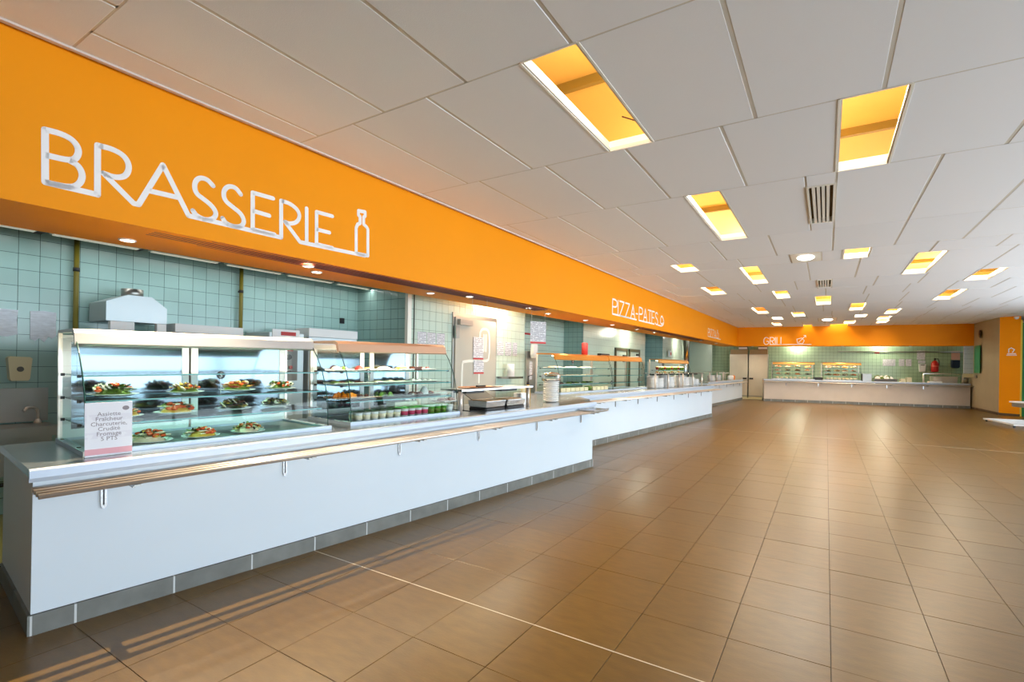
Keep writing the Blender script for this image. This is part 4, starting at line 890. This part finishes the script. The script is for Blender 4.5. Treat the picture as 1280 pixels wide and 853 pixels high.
for y0_, y1_, s_ in ((0.98, 1.55, 'left, cut by the picture edge'), (1.64, 1.84, 'right one')):
    p = thing('torn_notice', 'torn white poster remains on the teal tiles, '+s_, 'poster', (-6.794, (y0_+y1_)/2, 1.71), PI/2)
    hw = (y1_-y0_)/2; pts = [(-hw, .02), (-hw*.6, 0), (-hw*.3, .03), (hw*.1, -.01), (hw*.4, .05), (hw*.7, .03), (hw, .06), (hw*.97, .2), (hw, .30), (0, .31), (-hw, .30)]
    obj('sheet', MB().prism(pts, -.006, 0, 1), mat('torn_white_paper', rgb(214, 222, 232), .8, noise=.12, nscale=14, stretch=(1, 1, 4)), p)
sd = thing('soap_dispenser', 'cream soap dispenser with a round grey button on the teal tiles', 'dispenser', (-6.80, 1.555, 1.31), PI/2)
obj('body', MB().prism([(-.06, 0), (.06, 0), (.072, .02), (.088, .22), (.07, .235), (-.07, .24), (-.088, .225), (-.072, .02)], -.09, -.004, 1), CREAM, sd)
obj('button', MB().prism([(.026*math.cos(2*PI*k/16), .115+.026*math.sin(2*PI*k/16)) for k in range(16)], -.097, -.09, 1), mat('grey_button', rgb(86, 86, 80), .4), sd)
# sink
sk = thing('wash_basin', 'stainless wash basin unit with tall splashback under the soap dispenser', 'sink', (-6.79, 1.28, 0), PI/2)
obj('splashback', MB().box(-.55, .50, -.03, 0, .90, 1.235), STEELD, sk)
obj('basin_top', MB().box(-.55, .48, -.50, -.03, .855, .885).box(-.55, .48, -.52, -.50, .80, .89), STEELD, sk)
obj('basin_body', MB().box(-.5, .42, -.46, -.05, .45, .855), STEELD, sk)
for x, y in ((.46, -.48), (.46, -.06), (-.5, -.48)): obj('leg', MB().box(x-.015, x+.015, y-.015, y+.015, 0, .86), STEELD, sk)
obj('drain_hose', MB().tube([(.4, -.3, .45), (.2, -.3, .35), (-.2, -.3, .33)], .02, 8), BLACK, sk)
tp = obj('tap', MB().tube([(.40, -.12, .885), (.40, -.12, .97), (.395, -.13, 1.02), (.36, -.16, 1.05), (.30, -.2, 1.05), (.27, -.22, 1.02)], .014, 8).lathe([(.035, .885), (.03, .9), (.016, .93)], 12, .40, -.12), CHROME, sk)
# vertical pipes
for y, s_ in ((1.98, 'left of the two, beside the hood'), (3.735, 'right of the two, above the steel boxes')):
    pp = thing('wall_pipe', 'olive painted vertical pipe on the teal tiles, '+s_, 'pipe', (-6.73, y, 0))
    obj('pipe', MB().tube([(0, 0, .0), (0, 0, 2.95)], .024, 12), OLIVE, pp)
    for z in (1.2, 2.47): obj('pipe_clip', MB().box(-.07, .0, -.008, .008, z, z+.02).tube([(0, 0, z-.01), (0, 0, z+.03)], .029, 12), DARK, pp)
# kitchen machines against the teal wall
hd = thing('extractor_canopy', 'stainless extractor canopy with a sloped top and round collar above the salad case', 'extractor', (-6.3, 2.38, 1.94), PI/2)
obj('canopy', MB().prism([(-.28, 0), (.28, 0), (.28, .17), (.13, .285), (-.09, .285), (-.28, .20)], 0, .45, 1), MACH, hd)
obj('collar', MB().lathe([(.10, .28), (.10, .37)], 20, .02, .2), STEELD, hd)
mc_ = thing('dishwasher', 'stainless hooded machine under the extractor canopy', 'machine', (-6.2, 2.36, 0), PI/2)
obj('body', MB().cbox(-.34, .30, 0, .55, 0, 1.84, .01), MACH, mc_); obj('top_panel', MB().box(-.26, -.05, -.01, .05, 1.84, 1.93).box(.16, .25, -.01, .05, 1.84, 1.93), WHITE, mc_)
mo = thing('oven', 'wide steel oven behind the salad case with a white top panel', 'oven', (-6.2, 3.08, 0), PI/2)
obj('body', MB().cbox(-.39, .40, 0, .55, 0, 1.85, .01), MACH, mo); obj('top_panel', MB().box(-.38, .39, -.01, .3, 1.855, 1.95), WHITE, mo); obj('door', MB().box(-.34, .34, -.04, 0, .9, 1.75), DARK, mo)
mo = thing('tall_oven', 'tall oven with a red-lettered white top and a control panel beside the cake case', 'oven', (-6.2, 4.08, 0), PI/2)
obj('body', MB().cbox(-.26, .26, 0, .55, 0, 1.93, .01), MACH, mo); obj('top_label', MB().box(-.22, .18, -.012, 0, 1.86, 1.97), WHITE, mo); obj('red_lettering', MB().box(-.1, .12, -.016, -.012, 1.89, 1.94), RED, mo)
obj('control_panel', MB().box(-.13, .14, -.03, 0, 1.28, 1.80), mat('grey_control_panel', rgb(120, 124, 122), .4), mo)
obj('display', MB().box(-.07, .07, -.034, -.03, 1.68, 1.77), RED, mo); obj('knob', MB().tube([(0, -.03, 1.60), (0, -.06, 1.60)], .035, 14), BLACK, mo); obj('knob', MB().tube([(.03, -.03, 1.46), (.03, -.05, 1.46)], .025, 14), RED, mo); obj('knob', MB().tube([(-.04, -.03, 1.48), (-.04, -.05, 1.48)], .02, 14), RED, mo)
mo = thing('white_cabinet', 'white topped steel cabinet behind the cake case', 'cabinet', (-6.2, 4.85, 0), PI/2)
obj('body', MB().cbox(-.44, .42, 0, .55, 0, 1.9, .01), MACH, mo); obj('top_panel', MB().box(-.44, .42, -.01, .3, 1.9, 2.02), WHITE, mo)
for x in (-.2, .22): obj('door', MB().box(x-.2, x+.2, -.03, -.002, .9, 1.86), DOORW, mo)
o = obj('wall_socket', MB().cbox(-.04, .04, -.03, 0, 0, .09), BLACK); o.location = (-6.8, 5.45, 2.18); o.rotation_euler = (0, 0, PI/2); tag(o, 'small black wall socket on the teal tiles near the corner', 'socket')
# small dispensers and steel panel past the mint wall corner
sp_ = thing('splash_cladding', 'tall grey steel sheet with a paper strip at the mint wall corner', 'panel', (-5.58, 9.40, .9), PI/2); obj('sheet', MB().box(-.02, .40, -.02, .02, 0, .95), STEELD, sp_); obj('paper_strip', MB().box(.12, .24, -.025, -.02, .32, .72), PAPER, sp_)
dp = thing('towel_dispenser', 'small white hand towel dispenser on the steel panel at the wall corner', 'dispenser', (-5.56, 9.58, 1.70), PI/2); obj('body', MB().prism([(-.08, 0), (.08, 0), (.11, .08), (.08, .3), (-.08, .3), (-.11, .08)], -.12, -.045, 1), CERAM, dp)
o = obj('emergency_sign', MB().box(-.3, .3, -.01, 0, 0, .05), RED); o.location = (-6.79, 11.6, 2.35); o.rotation_euler = (0, 0, PI/2); tag(o, 'thin red strip sign high on the mint tiled recess', 'sign')

# two doors further along
for y0_, s_ in ((16.32, 'left'), (17.75, 'right')):
    d_ = thing('service_door', '%s of two pale service doors with dark frames behind the middle counter' % s_, 'door', (-6.155, y0_, 0), PI/2)
    obj('leaf', MB().box(.08, 1.12, -.02, .02, 0, 2.08), mat('pale_door_leaf', rgb(206, 202, 182) if s_ == 'right' else rgb(190, 206, 190), .5), d_)
    obj('frame', MB().box(0, .08, -.05, .03, 0, 2.18).box(1.12, 1.20, -.05, .03, 0, 2.18).box(0, 1.20, -.05, .03, 2.08, 2.18), mat('dark_door_frame', rgb(96, 92, 70), .5), d_)
    obj('handle', MB().box(1.0, 1.04, -.06, -.02, .95, 1.1), STEELD, d_)
    obj('closer', MB().box(.75, 1.0, -.06, -.02, 1.7, 1.95) if s_ == 'left' else MB().box(.8, 1.05, -.06, -.02, 1.95, 2.02), DARK, d_)

# ------------------------------------------------------------------ middle counter contents
lab = ['left', 'middle', 'right']
for q in range(3):
    platter(FB, .65+q*.62, -.86, .502, .5, .26, "white platter of small cakes, %s on the top shelf of the middle counter's first case" % lab[q], [('small_cake', CREAMF if q != 1 else CERAM, [(-.16, 0, .06, .06, .03), (0, 0, .06, .06, .035), (.15, 0, .06, .06, .03)])])
    platter(FB, .65+q*.62, -.82, .342, .56, .28, "pale platter of slices, %s on the second shelf of the middle counter's first case" % lab[q], [('slice', CREAMF if q else CRUST, [(-.18, 0, .07, .07, .02), (0, 0, .07, .07, .024), (.17, 0, .07, .07, .02)])])
    platter(FB, .65+q*.62, -.80, .172, .56, .28, "platter of mixed bites, %s on the third shelf of the middle counter's first case" % lab[q], [('bite', LEAF if q else BEEF, [(-.18, 0, .06, .07, .04), (.1, 0, .06, .07, .035)]), ('bite', LEAFD, [(-.04, 0, .06, .07, .04), (.2, .02, .04, .05, .03)])])
for q in range(11):
    s = .45+q*.18
    if q == 6: 
        o = obj('green_bowl', MB().lathe([(.04, 0), (.08, .05), (.085, .09), (0, .10)], 14), LEAF); o.location = FB.at(s, -.58, .033); tag(o, 'bowl of green salad amid the cream boxes on the middle counter', 'bowl'); continue
    o = obj('cream_box', BOXM if q else MB().cbox(-.08, .08, -.06, .06, 0, .075, .006), CREAM if not q else None); 
    if not q: BOXM = o.data
    o.location = FB.at(s, -.58, .033); o.rotation_euler = (0, 0, FB.rz); tag(o, '%s cream box from the left in the front row of the middle counter' % ORD[q], 'box', 'cream boxes in the middle counter case')
price_disc(FB, 1.05, -.68, .502, '3', 'black round price disc in the first case of the middle counter', .05)
price_disc(FB, 2.62, -.58, .03, '4', 'pale round price marker at the foot of the second case of the middle counter', .05)
gantry(FB, 4.38, 6.1, -.22, .34, .37, 'steel gantry shelf on three posts above white plate stacks on the middle counter', lights=True, n=3, r=.025)
gantry(FB, 6.4, 8.1, -.22, .34, .37, 'second steel gantry shelf above plate stacks further along the middle counter', lights=True, n=3, r=.025)
for s, n_, nm in ((4.75, 11, 'first'), (5.55, 12, 'second'), (6.75, 11, 'third'), (7.65, 9, 'fourth')):
    for k9, (ds, dt) in enumerate(((-.15, 0), (.17, 0.02))):
        plate_stack(FB, s+ds, -.42+dt, n_-k9*2, .155, '%s %s white stack under the middle counter gantries' % (nm, 'left' if not k9 else 'right'), '%s plate pair of stacks on the middle counter' % nm)
# rows of filled glasses in the far case of the middle counter
gp = None
for sh, z in ((0, .172), (1, .322), (2, .462)):
    for q in range(12):
        s = 5.98+q*.19; loc = FB.at(s, -.85, z)
        lb = "%s dessert glass from left, %s filling, %s shelf, middle counter's far case" % (ORD[q], 'green' if q % 3 else 'dark red', ('lowest', 'middle', 'top')[sh])
        if gp is None:
            gp = thing('dessert_glass', lb, 'glass', loc, 0, 0, 'dessert glasses in the far case'); obj('glass', MB().lathe([(.035, 0), (.055, .08), (.055, .085), (0, .085)], 12), LEAF, gp); obj('topping', MB().blob(0, 0, .08, .045, .045, .03, 10, 3, 0, True), CREAMF, gp)
            gq = thing('dessert_glass', lb, 'glass', FB.at(5.9, -.85, .0), 0, 0, 'dessert glasses in the far case'); gq['label'] = "dessert glass with dark filling on the base of the middle counter's far case"; obj('glass', MB().lathe([(.035, 0.012), (.055, .08), (.055, .085), (0, .085)], 12), HAM, gq); obj('topping', MB().blob(0, 0, .08, .045, .045, .03, 10, 3, 0, True), CORN, gq)
        else: dup(gp if q % 3 else gq, loc, 0, lb, 'dessert glasses in the far case')
# things seen behind the middle counter
o = obj('red_can', MB().lathe([(.07, 0), (.07, .26), (.05, .28), (0, .28)], 16), RED); o.location = FB.at(2.0, -.95, .791); tag(o, 'red canister standing on top of the first case of the middle counter', 'canister')
o = obj('scale_display', MB().cbox(-.22, .22, -.05, .05, 0, .05), DARK); o.location = FB.at(2.9, -.95, .801); o.rotation_euler = (0, 0, FB.rz); tag(o, 'dark flat display box on top of the cases of the middle counter', 'display')
cm_ = thing('coffee_machine', 'grey vending machine with a dark front behind the middle counter', 'machine', (-5.35, 19.3, 0), PI/2); obj('body', MB().cbox(-.25, .25, 0, .5, 0, 1.75, .01), mat('pale_machine_grey', rgb(176, 186, 186), .4), cm_); obj('dark_front', MB().box(.02, .22, -.02, 0, 1.35, 1.72), mat('dark_blue_panel', rgb(20, 60, 70), .3), cm_); obj('round_button', MB().tube([(-.12, 0, 1.5), (-.12, -.03, 1.5)], .05, 12), BLACK, cm_); obj('spout', MB().box(.02, .22, -.05, 0, 1.0, 1.2), WHITE, cm_)
o = obj('red_wall_box', MB().cbox(-.15, .15, -.08, 0, 0, .28), WHITE); o.location = (-6.0, 22.7, 2.0); o.rotation_euler = (0, 0, PI/2); tag(o, 'white box with a red mark high behind the far case', 'box'); obj('red_mark', MB().box(-.05, .06, -.09, -.08, .08, .2), RED, o)
o = obj('steel_column', MB().tube([(0, 0, 0), (0, 0, 2.9)], .13, 14), STEEL); o.location = (-5.55, 23.8, 0); tag(o, 'bright steel duct column behind the far case', 'duct')
o = obj('black_duct_strip', MB().box(-.05, .05, -.05, .05, 0, 2.98), BLACK); o.location = (-5.6, 24.6, 0); tag(o, 'narrow black vertical cable duct beside the steel duct column', 'duct')
# third counter
st = thing('serving_stand', 'white two-tier stand on the third counter', 'stand', FC.at(4.6, -.45, 0), FC.rz)
obj('tier', MB().box(-.3, .3, -.15, .15, .30, .33), CERAM, st)
for x in (-.26, .26): obj('leg', MB().tube([(x, 0, 0), (x, 0, .30)], .015, 8), CHROME, st)
for q, (s, m_, s_) in enumerate(((5.35, CERAM, 'white'), (5.6, CERAM, 'second white'), (5.9, CARR, 'orange'))):
    o = obj('jar', MB().lathe([(.1, 0), (.12, .14), (.08, .2), (0, .21)], 16), m_); o.location = FC.at(s, -.35, 0.0); tag(o, '%s round jar near the right end of the third counter' % s_, 'jar')
gantry(FC, 1.6, 4.0, -.3, .34, .36, 'steel gantry shelf on the third counter', lights=False, n=3, r=.025)
for s, nm in ((2.1, 'left'), (3.2, 'right')): plate_stack(FC, s, -.4, 8, .15, '%s white stack on the third counter' % nm, '%s plate stack on the third counter' % nm)
# fridges
for x0_, s_ in ((-4.26, 'left'), (-3.35, 'right')):
    fr_ = thing('fridge', '%s of two tall steel fridges in the far left corner' % s_, 'fridge', (x0_, 27.9, 0), 0)
    W2 = .87
    obj('body', MB().box(0, W2, .02, .42, .1, 2.26), STEELD, fr_); obj('door', MB().cbox(.01, W2-.01, -.04, .02, .16, 2.24, .01), mat('fridge_door_steel', rgb(214, 206, 190), .38, .5, noise=.05, nscale=2), fr_)
    obj('handle', MB().box(W2-.22 if s_ == 'left' else .04, W2-.04 if s_ == 'left' else .22, -.08, -.04, .98, 1.06), BLACK, fr_)
    obj('plinth', MB().box(0, W2, -.02, .42, 0, .1), CREAM, fr_); obj('top_unit', MB().box(.03, W2-.03, .06, .40, 2.262, 2.5), mat('ochre_grey_unit', rgb(150, 130, 90), .5), fr_)
    ct = thing('carton', '%s carton stored on top of the steel fridges' % ('blue-white' if s_ == 'left' else 'dark and white'), 'carton', (x0_+.62, 28.08, 2.502)); obj('box', MB().box(-.2, .2, -.1, .16, 0, .28), mat('dark_carton', rgb(60, 62, 74), .6), ct); obj('white_side', MB().box(-.2, .2, -.105, -.1, .02, .12), WHITE, ct)
o = obj('door_sill', MB().box(-3.9, -2.5, 27.35, 27.86, 0, .035), CREAM); tag(o, 'cream sill strip on the floor before the fridges', 'sill')
# far counter contents
for ci, (s0_, s1_, nm) in enumerate(((.40, 2.12, 'left'), (2.48, 3.95, 'right'))):
    for sh, z in enumerate((.202, .382, .562)):
        for q in range(4):
            s = s0_+.24+q*(s1_-s0_-.48)/3; kd = ['pale', 'mixed', 'tomato', 'dark', 'ham'][(q+sh*2+ci) % 5]
            sa = salad(FD, s, -.64, z, kd, (q+sh) % 2, 'food plate in the %s case of the far counter, %s shelf, %s' % (nm, ('lowest', 'middle', 'top')[sh], ('first from the left', 'second from the left', 'third from the left', 'fourth from the left')[q]), 1.3, q)
    for q in range(8):
        o = obj('dish', DISHM if (ci or q) else MB().lathe([(.04, 0), (.07, .05), (.07, .07), (0, .09)], 12), CREAMF if not (ci or q) else None)
        if not (ci or q): DISHM = o.data
        o.location = FD.at(s0_+.2+q*(s1_-s0_-.4)/7, -.5, .033); tag(o, '%s small cream dish from the left on the floor of the %s far case' % (ORD[q], nm), 'dish', 'small dishes in the %s far case' % nm)
o = obj('black_tray', MB().box(-.17, .17, -.15, .15, 0, .12), DARK); o.location = FD.at(2.30, -.6, 0); o.rotation_euler = (0, 0, FD.rz); tag(o, 'black tray box between the two far glass cases', 'tray')
o = obj('steel_container', MB().cbox(-.17, .17, -.15, .15, 0, .33), STEELD); o.location = FD.at(4.16, -.45, 0); o.rotation_euler = (0, 0, FD.rz); tag(o, 'grey steel container right of the far glass cases', 'container')
sb = thing('salad_tray', 'steel tray heaped with green leaves and white vegetables on the far counter', 'tray', FD.at(4.85, -.5, 0), FD.rz)
obj('tray', MB().prism([(-.2, 0), (.2, 0), (.24, .12), (-.24, .12)], -.42, .42, 0), STEEL, sb)
random.seed(5); lf = MB(); wv = MB()
for q in range(16): (lf if q % 2 else wv).blob(random.uniform(-.34, .34), random.uniform(-.15, .15), .12, random.uniform(.06, .12), .05, random.uniform(.06, .17), 8, 3, .15, True)
a_ = obj('green_leaves', lf, LEAF, sb); a_['kind'] = 'stuff'; a_ = obj('white_vegetables', wv, CERAM, sb); a_['kind'] = 'stuff'
for s, s_ in ((5.5, 'left'), (5.72, 'right')):
    o = obj('cream_tub', MB().cbox(-.09, .09, -.1, .1, 0, .2 if s_ == 'right' else .14), CREAM); o.location = FD.at(s, -.45, 0); o.rotation_euler = (0, 0, FD.rz); tag(o, '%s cream tub right of the salad tray on the far counter' % s_, 'tub')
gantry(FD, 6.2, 7.55, -.25, .36, .37, 'steel gantry shelf below the red extinguisher on the far counter', lights=False, n=2, r=.03)
platter(FD, 6.7, -.42, .40, .9, .3, 'long cream board on the far gantry shelf', [], m_=CREAM, name='serving_board')
bs = thing('steel_basin', 'wide pale steel basin under the far gantry shelf', 'basin', FD.at(6.95, -.45, 0), FD.rz); obj('basin', MB().prism([(-.15, 0), (.15, 0), (.22, .27), (-.22, .27)], -.42, .42, 0), mat('pale_steel', rgb(214, 206, 196), .35, .6), bs)
o = obj('white_tray', MB().box(-.22, .22, -.12, .12, 0, .06), CERAM); o.location = FD.at(6.55, -.16, 0); o.rotation_euler = (0, 0, FD.rz); tag(o, 'low white tray at the left foot of the far gantry', 'tray')
o = obj('steel_pot', MB().lathe([(.12, 0), (.12, .26), (.0, .27)], 18), STEELD); o.location = FD.at(7.66, -.4, 0); tag(o, 'small steel pot at the right end of the far counter', 'pot')
fe = FD.at(7.2, -2.12, -FD.z0); ex = thing('fire_extinguisher', 'red fire extinguisher hanging on the far green tiled wall', 'extinguisher', (fe.x, fe.y, 1.50), FD.rz)
obj('cylinder', MB().lathe([(0, 0), (.13, .01), (.14, .04), (.14, .38), (.10, .48), (.04, .54), (0, .54)], 20), mat('extinguisher_red', rgb(186, 30, 16), .3), ex); obj('valve', MB().lathe([(.035, .54), (.035, .64), (0, .64)], 12), BLACK, ex); obj('hose', MB().tube([(0, 0, .6), (.1, -.03, .62), (.15, -.03, .5), (.14, -.05, .3)], .015, 8), BLACK, ex); obj('band', MB().lathe([(.142, .26), (.142, .29)], 20), mat('pale_red_band', rgb(230, 120, 90), .4), ex)
def onwall(s, z): p = FD.at(s, -2.285, -FD.z0); return p.x, p.y, z
for s, z, w_, h_, lb, m_ in ((6.73, 2.07, .31, .42, 'white notice high on the far wall left of the extinguisher', PAPER), (6.76, 1.90, .28, .14, 'small pink edged notice below the white notice on the far wall', PAPER), (8.01, 2.08, .32, .40, 'pinkish notice on the far wall above the dark blue dispenser', mat('salmon_paper', rgb(226, 178, 156), .7)),
      (5.50, 1.76, .50, .32, 'wide printed notice on the far green tiles', PAPER), (5.99, 1.76, .22, .33, 'narrow printed notice right of the wide one on the far green tiles', PAPER), (6.26, 1.76, .22, .33, 'rightmost of three printed notices on the far green tiles', PAPER), (5.02, 2.35, .2, .1, 'small red label high on the far green tiles', RED)):
    x, y, z = onwall(s, z); paper(x, y, z, w_, h_, FD.rz, lb, m_)
x, y, z = onwall(6.76, 1.51); dp = thing('towel_dispenser', 'white towel dispenser on the far wall left of the extinguisher', 'dispenser', (x, y, z), FD.rz); obj('body', MB().prism([(-.1, 0), (.1, 0), (.13, .36), (-.13, .36)], -.12, 0, 1), CERAM, dp); obj('slot', MB().box(-.07, .07, -.13, -.12, .3, .33), DARK, dp)
x, y, z = onwall(7.98, 1.70); dp = thing('paper_dispenser', 'dark blue round-cornered dispenser below the pinkish notice on the far wall', 'dispenser', (x, y, z), FD.rz); obj('body', MB().prism([(-.14, .05), (-.09, 0), (.09, 0), (.14, .05), (.14, .36), (-.14, .36)], -.15, 0, 1), mat('dark_blue_plastic', rgb(36, 52, 70), .3), dp)
wp = FD.at(0, -2.2, -FD.z0)
o = obj('wall_pipe', MB().tube([FD.at(3.4, -2.2, 1.38), FD.at(9.0, -2.2, 1.38)], .025, 8), STEELD); tag(o, 'thin horizontal pipe high along the far green tiles', 'pipe')
# board at the right end of the far counter
bd = thing('notice_board', 'white grid board with a green side at the right end of the far counter', 'board', (4.93, 27.35, 1.47), FD.rz)
obj('board', MB().box(-.14, .17, 0, .03, 0, 1.13), lined('grid_sheet', rgb(214, 222, 238), rgb(150, 160, 190), 5, 2, .06), bd)
gs = obj('green_side', MB().box(5.115, 5.13, 26.5, 27.35, 1.5, 2.6), mat('green_edge_plastic', rgb(40, 150, 90), .4), bd); gs.matrix_parent_inverse = (Matrix.Translation((4.93, 27.35, 1.47)) @ Matrix.Rotation(FD.rz, 4, 'Z')).inverted()
obj('foot_plate', MB().box(-.16, .17, 0, .03, -.16, 0), CREAM, bd)
o = obj('wall_switch', MB().cbox(-.06, .06, -.03, .0, 0, .1), STEELD); o.location = (5.14, 27.1, 1.30); o.rotation_euler = (0, 0, -PI/2); tag(o, 'small grey switch box on the beige column near the far counter', 'switch')
# table and slatted bench at the right edge
tb = thing('side_table', 'white topped table with yellow flowers at the right picture edge', 'table', (5.2, 18.9, 0), .35)
obj('top', MB().cbox(-.75, .75, -.55, .55, .71, .75, .02), WHITE, tb); obj('under_frame', MB().box(-.7, .7, -.5, .5, .60, .70), STEELD, tb)
obj('pedestal', MB().lathe([(.3, 0), (.3, .03), (.05, .06), (.05, .6)], 20, .3, 0), STEELD, tb)
fl_ = thing('flower_arrangement', 'low arrangement of yellow flowers on the white table at the right edge', 'flowers', (5.05, 18.6, .752)); fm = MB(); gm = MB()
for q in range(14): fm.blob(random.uniform(-.25, .3), random.uniform(-.15, .15), random.uniform(.08, .16), .05, .05, .035, 8, 4, .1); gm.blob(random.uniform(-.25, .3), random.uniform(-.15, .15), .0, .05, .05, .1, 6, 3, .1, True)
a_ = obj('yellow_flowers', fm, mat('yellow_petals', rgb(240, 220, 30), .5), fl_); a_['kind'] = 'stuff'; a_ = obj('flower_leaves', gm, LEAF, fl_); a_['kind'] = 'stuff'
bn = thing('slatted_rack', 'low white slatted floor rack at the right picture edge', 'rack', (5.25, 20.3, 0), .12)
obj('frame', MB().box(-.95, .95, -1.0, -.94, .06, .10).box(-.95, .95, .94, 1.0, .06, .10).box(-.95, -.88, -.94, .94, .06, .10).box(.88, .95, -.94, .94, .06, .10), WHITE, bn)
for q in range(7): y = -.8+q*.265; obj('slat', MB().box(-.88, .88, y-.03, y+.03, .075, .098), WHITE, bn)
for x in (-.9, .9):
    for y in (-.9, .9): obj('foot', MB().box(x-.02, x+.02, y-.02, y+.02, 0, .06), BLACK, bn)
